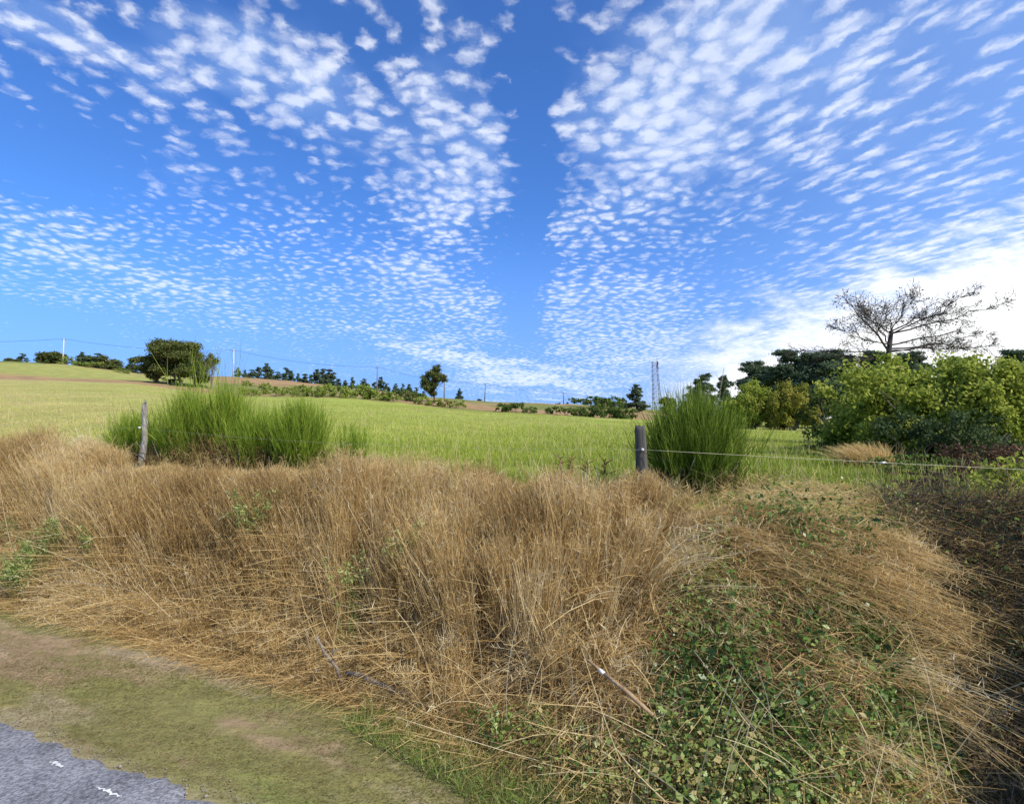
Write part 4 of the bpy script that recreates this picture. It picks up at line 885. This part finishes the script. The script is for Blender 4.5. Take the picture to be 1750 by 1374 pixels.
def bare_tree():
    """the leafless spreading tree over the right thicket"""
    rng = rg(681); Y = 20.0; k = Y / F; c = gpos(1522, Y); e = empty('leafless_tree', c, 'leafless tree with wide spreading limbs above the right thicket', 'tree'); b = Bag(); tips = []
    Z = lambda py: zpix(py, Y) - c.z
    X = lambda px: (px - 1522) * k
    fork = np.array([X(1530), 0, Z(566)]); tube(b, [(0, 0, -.3), (X(1520), 0, Z(650)), (X(1524), 0, Z(605)), fork], [.115, .10, .09, .07], 8, cap=False)
    spec = [((1524, 600), (1392, 500), .075), ((1530, 566), (1570, 492), .05), ((1528, 572), (1600, 505), .055), ((1530, 570), (1712, 506), .06), ((1526, 590), (1700, 540), .06), ((1526, 596), (1735, 568), .065), ((1524, 604), (1375, 592), .05), ((1527, 590), (1420, 560), .045),
            ((1530, 570), (1480, 505), .05), ((1530, 566), (1640, 500), .05), ((1524, 600), (1640, 596), .045), ((1523, 608), (1450, 608), .045), ((1530, 568), (1535, 500), .045), ((1527, 590), (1440, 530), .05), ((1524, 602), (1690, 595), .045)]
    for (p_, q_, r) in spec:
        p0 = np.array([X(p_[0]), 0, Z(p_[1])]); p1 = p0 + (np.array([X(q_[0]), rng.normal(0, 1.0), Z(q_[1] + (16 if q_[1] < 545 else 0))]) - p0) * .88; n = 8; t = np.linspace(0, 1, n)[:, None]
        pts = p0 * (1 - t) + p1 * t; pts[1:-1] += rng.normal(0, .05, (n - 2, 3)); pts[:, 2] += (np.sin(t[:, 0] * math.pi) * rng.uniform(-.12, .05))
        tube(b, pts, np.linspace(r * .55, .006, n), 5, cap=False)
        for j in range(2, n):
            for q in range(4 if j < n - 1 else 5):
                d = unit((p1 - p0)) + rng.normal(0, .42, 3) * [1, 1, .75]; limb(b, rng, pts[j], d, rng.uniform(.3, .75) * (1.15 - j / n * .6), .008, 2 if q < 2 else 1, .42, 3, tips, .0)
    b.build('trunk', BARK, e); tp = np.array(tips); b = Bag(); p = np.repeat(tp, 2, 0) + rng.normal(0, .06, (len(tp) * 2, 3)); p = p[rng.random(len(p)) < .16]
    leaves(b, p, .06, rng, rng.random(len(p)), .1, .6); b.build('withered_leaves', BROWNLEAF, e)
bare_tree()

# ------------------------------------------------------------------ far hedge bushes (each its own)
hb = [make_pair(bush_mesh, 700 + 5 * i, GORSE, 5.0, 4.0, 2.0, .24, 420, 14, leafmat=GORSE, woodmat=TWIG) for i in range(4)]
db = [make_pair(bush_mesh, 730 + 5 * i, BRAM, 6.0, 4.0, 1.7, .26, 420, 14, leafmat=BRAM, woodmat=TWIG) for i in range(3)]
def far_bush(i, px, Y, pair, w, h, w0, h0, label, group, nm):
    e = empty(nm, gpos(px, Y), label, 'bush', group); e.scale = (w / w0, w / w0 * .8, h / h0); e.rotation_euler = (0, 0, rr.uniform(0, 6))
    part('stem', pair[1], e); part('foliage', pair[0], e)
G_ = [(415, 104, 3, 1.2), (432, 103, 3.2, 1.3), (452, 108, 3, 1.3), (478, 103, 4, 1.7), (497, 106, 3, 1.3), (516, 103, 4.5, 1.6), (534, 104, 4, 1.7), (548, 103, 3.6, 2.0), (562, 105, 4.5, 2.1), (578, 106, 5, 2.3), (594, 104, 4, 1.7), (606, 108, 5, 2.6), (624, 108, 5.5, 2.4), (640, 107, 5, 2.0), (656, 106, 4.4, 1.8), (670, 106, 4, 1.7), (727, 106, 4.5, 1.5), (742, 105, 4.2, 1.4), (760, 106, 4, 1.3), (783, 106, 3.6, 1.5), (457, 122, 4, 1.4), (513, 128, 4, 1.5), (424, 135, 4, 1.2)]
for i, (px, Y, w, h) in enumerate(G_): far_bush(i, px, Y, hb[i % 4], w * 1.25, h * 1.2, 5.0, 2.0, 'green gorse bush in the long hedge along the far edge of the field', 'gorse bushes of the far hedge', 'gorse_bush')
D_ = [(858, 104, 4, 1.3), (880, 105, 5, 1.4), (905, 104, 4, 1.0), (945, 106, 4.5, 1.2), (968, 104, 5, 1.3), (990, 103, 5, 1.4), (1012, 103, 6, 1.6), (1034, 102, 6, 1.8), (1055, 102, 6, 1.6), (1075, 100, 5, 1.5), (1010, 150, 12, 2.4), (1045, 150, 14, 2.8), (700, 112, 5, 1.6), (688, 118, 5, 2.0)]
for i, (px, Y, w, h) in enumerate(D_): far_bush(i, px, Y, db[i % 3], w * 1.25, h * 1.5, 6.0, 1.7, 'dark low bramble mound of the hedge closing the field in the middle', 'bramble mounds of the far hedge', 'bramble_mound')
for i, (px, Y, w, h, lb) in enumerate([(112, 168, 9, 2.6, 'green bush at the foot of the pale pole'), (152, 166, 9, 2.2, 'green bush right of the pale pole on the crest'), (212, 160, 8, 1.6, 'dull low bush on the crest left of the oak'), (285, 118, 10, 1.0, 'low dark bush in the shade under the oak')]): far_bush(i, px, Y, hb[i], w, h, 5.0, 2.0, lb, 'bushes on the left crest', 'gorse_bush')

# ------------------------------------------------------------------ poles, line, tower
POLES = [(107, 579, 172, 'pale', 'pale utility pole standing furthest left on the crest'), (398, 598, 170, 'pale', 'pale utility pole right of the oak'), (644, 627, 172, 'dark', 'dark utility pole above the gorse hedge'), (759, 640, 175, 'dark', 'dark utility pole at the right side of the lone ovate tree'), (828, 655, 178, 'dark', 'leaning thin utility pole right of the lone ovate tree'), (963, 671, 182, 'dark', 'last thin utility pole left of the lattice tower')]
tops = []
for i, (px, top, Y, kd, lb) in enumerate(POLES):
    c = gpos(px, Y); h = zpix(top, Y, px) - c.z; e = empty('utility_pole', c, lb, 'utility pole', 'poles of the power line'); b = Bag(); ln = .35 if i == 4 else .1
    tube(b, [(0, 0, -1), (ln * .5, 0, h * .5), (ln, 0, h)], [.20, .17, .13], 8); b.build('pole', POLE_L if kd == 'pale' else POLE_D, e)
    b = Bag(); box(b, (ln, 0, h - .35), (1.1, .12, .12)); b.build('crossarm', STEEL, e)
    for dx_ in (-.45, .45):
        b = Bag(); tube(b, [(ln + dx_, 0, h - .29), (ln + dx_, 0, h - .16), (ln + dx_, 0, h - .05)], [.04, .07, .03], 6); b.build('insulator', STEEL, e)
    tops.append(np.array([c.x + ln, c.y, c.z + h - .05]))
b = Bag(); first = np.array([-215., 172., tops[0][2] + .3]); seq = [first] + [tops[i] for i in (0, 1, 2, 4, 5)] + [np.array([60., 200., tops[5][2] - 3.0])]
for dx_ in (-.45, .45):
    for p, q in zip(seq[:-1], seq[1:]): span(b, p + [dx_, 0, 0], q + [dx_, 0, 0], 1.3 if q[0] < 0 else .6, .022, 20, 3)
tag(b.build('power_line', CABLE), 'sagging power line wires strung along the poles on the skyline', 'power line')
def tower():
    Y = 300.0; k = Y / F; c = gpos(1124, Y); c.z = zpix(705, Y, 1124); h = zpix(618, Y, 1124) - c.z
    e = empty('lattice_tower', c, 'tall thin steel lattice tower on the skyline', 'tower'); W0, W1 = 2.1, 1.15
    P = lambda sx, sy, f: np.array([sx * (W0 + (W1 - W0) * f) - 1.2 * f, sy * (W0 + (W1 - W0) * f), f * h])
    for sx in (-1, 1):
        for sy in (-1, 1): b = Bag(); tube(b, [P(sx, sy, -.06), P(sx, sy, .5), P(sx, sy, 1)], .14, 5); b.build('leg', STEEL, e)
    b = Bag(); n = 11
    for i in range(n):
        f0, f1 = i / n, (i + 1) / n
        for s1, s2 in [((-1, -1), (1, -1)), ((1, -1), (1, 1)), ((1, 1), (-1, 1)), ((-1, 1), (-1, -1))]:
            tube(b, [P(*s1, f0), P(*s2, f1)], .055, 4); tube(b, [P(*s2, f0), P(*s1, f1)], .055, 4); tube(b, [P(*s1, f1), P(*s2, f1)], .055, 4)
    b.build('lattice', STEEL, e)
    b = Bag(); t = P(.9, -1, 1); tube(b, [t - [0, 0, 4], t + [0, 0, 1.2], t + [0, 0, 3.0]], [.14, .12, .05], 5); b.build('mast', STEEL, e)
    for dz_ in (-3.2, -1.0):
        b = Bag(); box(b, t + [.45, -.2, dz_], (.38, .25, 1.9)); b.build('antenna', STEEL, e)
tower()
